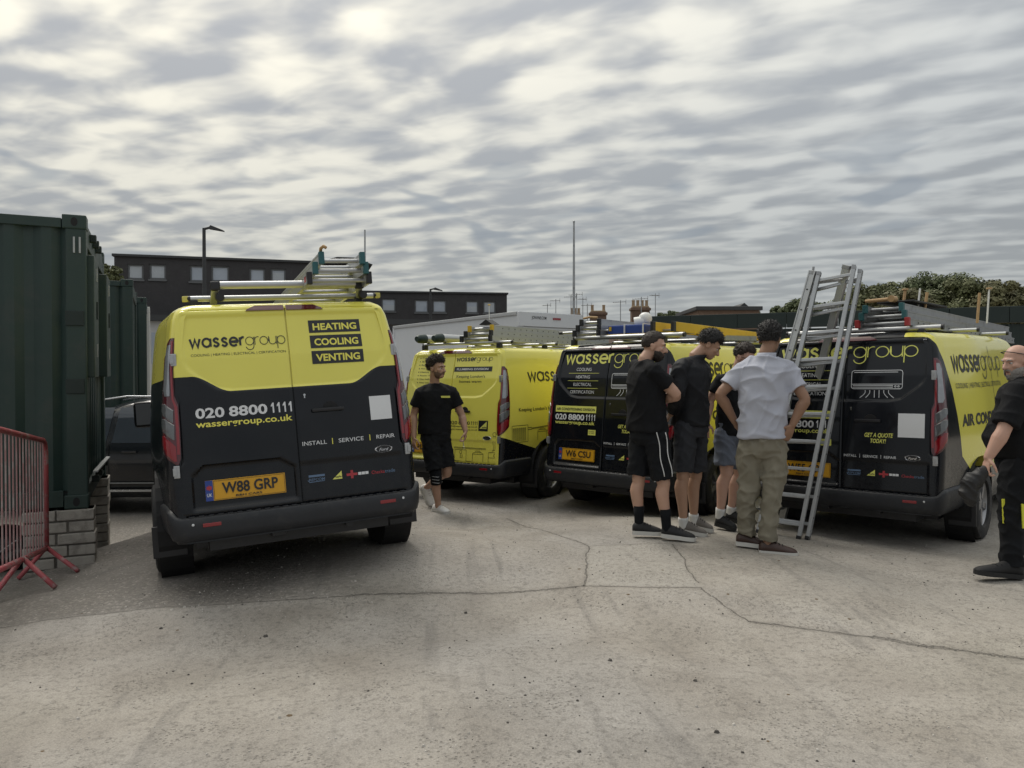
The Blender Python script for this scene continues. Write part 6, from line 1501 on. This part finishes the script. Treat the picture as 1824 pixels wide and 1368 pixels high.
# --- man with sunglasses behind
pD = person('man in sunglasses, black T-shirt and grey blue shorts, partly hidden behind the grey polo man', 7.30, (1292, 941), dict(head=(1326, 637, -.06), neck=(1315, 664, 0), pelvis=(1302, 772, 0), hem=(1303, 774, 0), rsh=(1284, 680, -.10), rel=(1265, 712, -.04), rwr=(1259, 753, -.08), lsh=(1335, 680, .14), lel=(1345, 720, .22), lwr=(1335, 760, .12),
    rhip=(1292, 780, -.07), lhip=(1312, 780, .09), rkn=(1295, 840, -.09), ran=(1283, 916, -.05), rheel=(1275, 935, -.03), rtoe=(1312, 945, -.14), lkn=(1318, 842, .15), lan=(1302, 912, .2), lheel=(1293, 926, .22), ltoe=(1332, 935, .12)),
    (.80, -.45), (.72, -.69), .40, 'pink', M_BLKTEE, M_BLUESH, dict(bulk=1.03, hairmat=M_HAIRD, hair=(.016, .008, .42, -.5, .006), beard=(.002, 0, M_STUBD), sock=(M_WSOCK, .06), shoe=(M_SHOEB, M_SOLEB), hemf=dict(r=.80, l=.80), hemr=.112, sleeve=.55))
r_, body, tob, bob, J, P, rv = pD
sg = thing('sunglasses', 'dark sunglasses worn by the man in grey blue shorts', 'sunglasses', rv)
for s_ in (-1, 1):
    e = MB(); ell(e, P(s_ * .031, .094, .004), (.025, .006, .018), None, 14, 8); e.build('lens', M_GLASS, sg, True); MB().tube([P(s_ * .055, .088, .010), P(s_ * .078, .03, .010), P(s_ * .082, -.02, .004)], .003, 6).build('temple', M_BLKPL, sg)
MB().tube([P(-.012, .100, .008), P(.012, .100, .008)], .003, 6).build('bridge', M_BLKPL, sg)
# --- man in grey polo, hands on hips, back to the camera
pE = person('man in pale grey polo and khaki trousers seen from behind with hands on hips', 6.29, (1362, 980), dict(head=(1371, 604, .03), neck=(1364, 633, 0), pelvis=(1358, 792, 0), hem=(1357, 779, 0), rsh=(1402, 660, -.04), rel=(1434, 711, -.14), rwr=(1412, 757, -.12), lsh=(1322, 659, .06), lel=(1283, 703, .06), lwr=(1309, 751, .12),
    rhip=(1379, 802, -.02), lhip=(1337, 802, .03), rkn=(1378, 872, -.05), ran=(1368, 966, -.05), rheel=(1353, 985, -.04), rtoe=(1423, 990, -.10), lkn=(1335, 868, .05), lan=(1331, 952, .10), lheel=(1312, 969, .12), ltoe=(1368, 975, .04)),
    (.28, .96), (.55, .83), .12, 'brown', M_POLO, M_KHAKI, dict(bulk=1.05, hairmat=M_HAIRB, hair=(.026, .010, .22, -.66, .004), collar=(.035, 0), trousers=True, shoe=(M_SHOEBR, M_SOLEW), fold=.014, bfold=.016, strand=.018, sleeve=.66, brow=False, rhand=((-.35, .1, -.95), (-.4, 1, 0), (-1, -.2, .3), .25), lhand=((.7, .2, -.6), (.3, 1, 0), (0, -1, 0), .4), loose=.016))
# --- bald man at the right edge
pF = person('bald grey bearded man in black work clothes at the right photo edge', 5.73, (1805, 1030), dict(head=(1811, 644, 0), neck=(1826, 672, 0), pelvis=(1824, 824, 0), hem=(1824, 815, 0), lsh=(1816, 697, -.17), lel=(1788, 768, -.22), lwr=(1762, 815, -.20), rsh=(1834, 697, .17), rel=(1832, 768, .22), rwr=(1800, 815, .20),
    lhip=(1818, 834, -.08), rhip=(1832, 834, .08), lkn=(1802, 922, -.08), lan=(1806, 1010, -.06), lheel=(1822, 1032, -.06), ltoe=(1740, 1024, -.12), rkn=(1838, 922, .10), ran=(1850, 1008, .16), rheel=(1866, 1022, .16), rtoe=(1790, 1012, .10)),
    (-.96, -.1), (-.97, -.14), .22, 'pink', M_BLKTEE, M_WORK, dict(bulk=1.16, belly=.05, hairmat=M_HAIRG, beard=(.013, .05, M_HAIRG), trousers=True, shoe=(M_SHOEB, M_SOLEB), high=.03, fold=.008, bfold=.012, sleeve=.86, arm=1.14, lhand=((-.25, 0, -1), (1, 0, 0), (-.2, -1, 0), .7), loose=.03))
r_, body, tob, bob, J, P, rv = pF
gl = thing('glasses', 'spectacles pushed up on the head of the bald man', 'spectacles', rv)
for s_ in (-1, 1): MB().tube([P(s_ * .055, .070, .085), P(s_ * .080, .0, .055), P(s_ * .084, -.03, .0)], .0035, 6).build('temple', M_BLKPL, gl); MB().tube([P(s_ * .055, .070, .085), P(0, .085, .095)], .004, 6).build('lens_rim', M_BLKPL, gl)
for dx, dy, t in ((-.078, -.03, .86), (.02, -.105, .92)):
    c = J['lhip'].lerp(J['lkn'], t) + Vector((dx, dy, 0)); MB().bar(c + Vector((-.004, 0, .09)), c + Vector((.006, 0, -.09)), .010, .022, (1, 0, 0), .002).build('yellow_strip', M_HIVIS, bob)
jk = thing('cloth_bundle', 'dark cloth bundle held in the hand of the bald man', 'cloth', rv)
jb = MB(); c = J['lwr'] + Vector((-.06, 0, -.13)); caps(jb, [c + Vector((.02, 0, .03)), c + Vector((-.05, 0, -.03)), c + Vector((-.08, .02, -.12)), c + Vector((-.05, .02, -.20))], [.04, .065, .06, .035], 14); mobj('bundle', remesh(jb, 'bundle', .008, 2, (.012, 9, 3, (1, 0, 1))), M_DKCLOTH, jk)
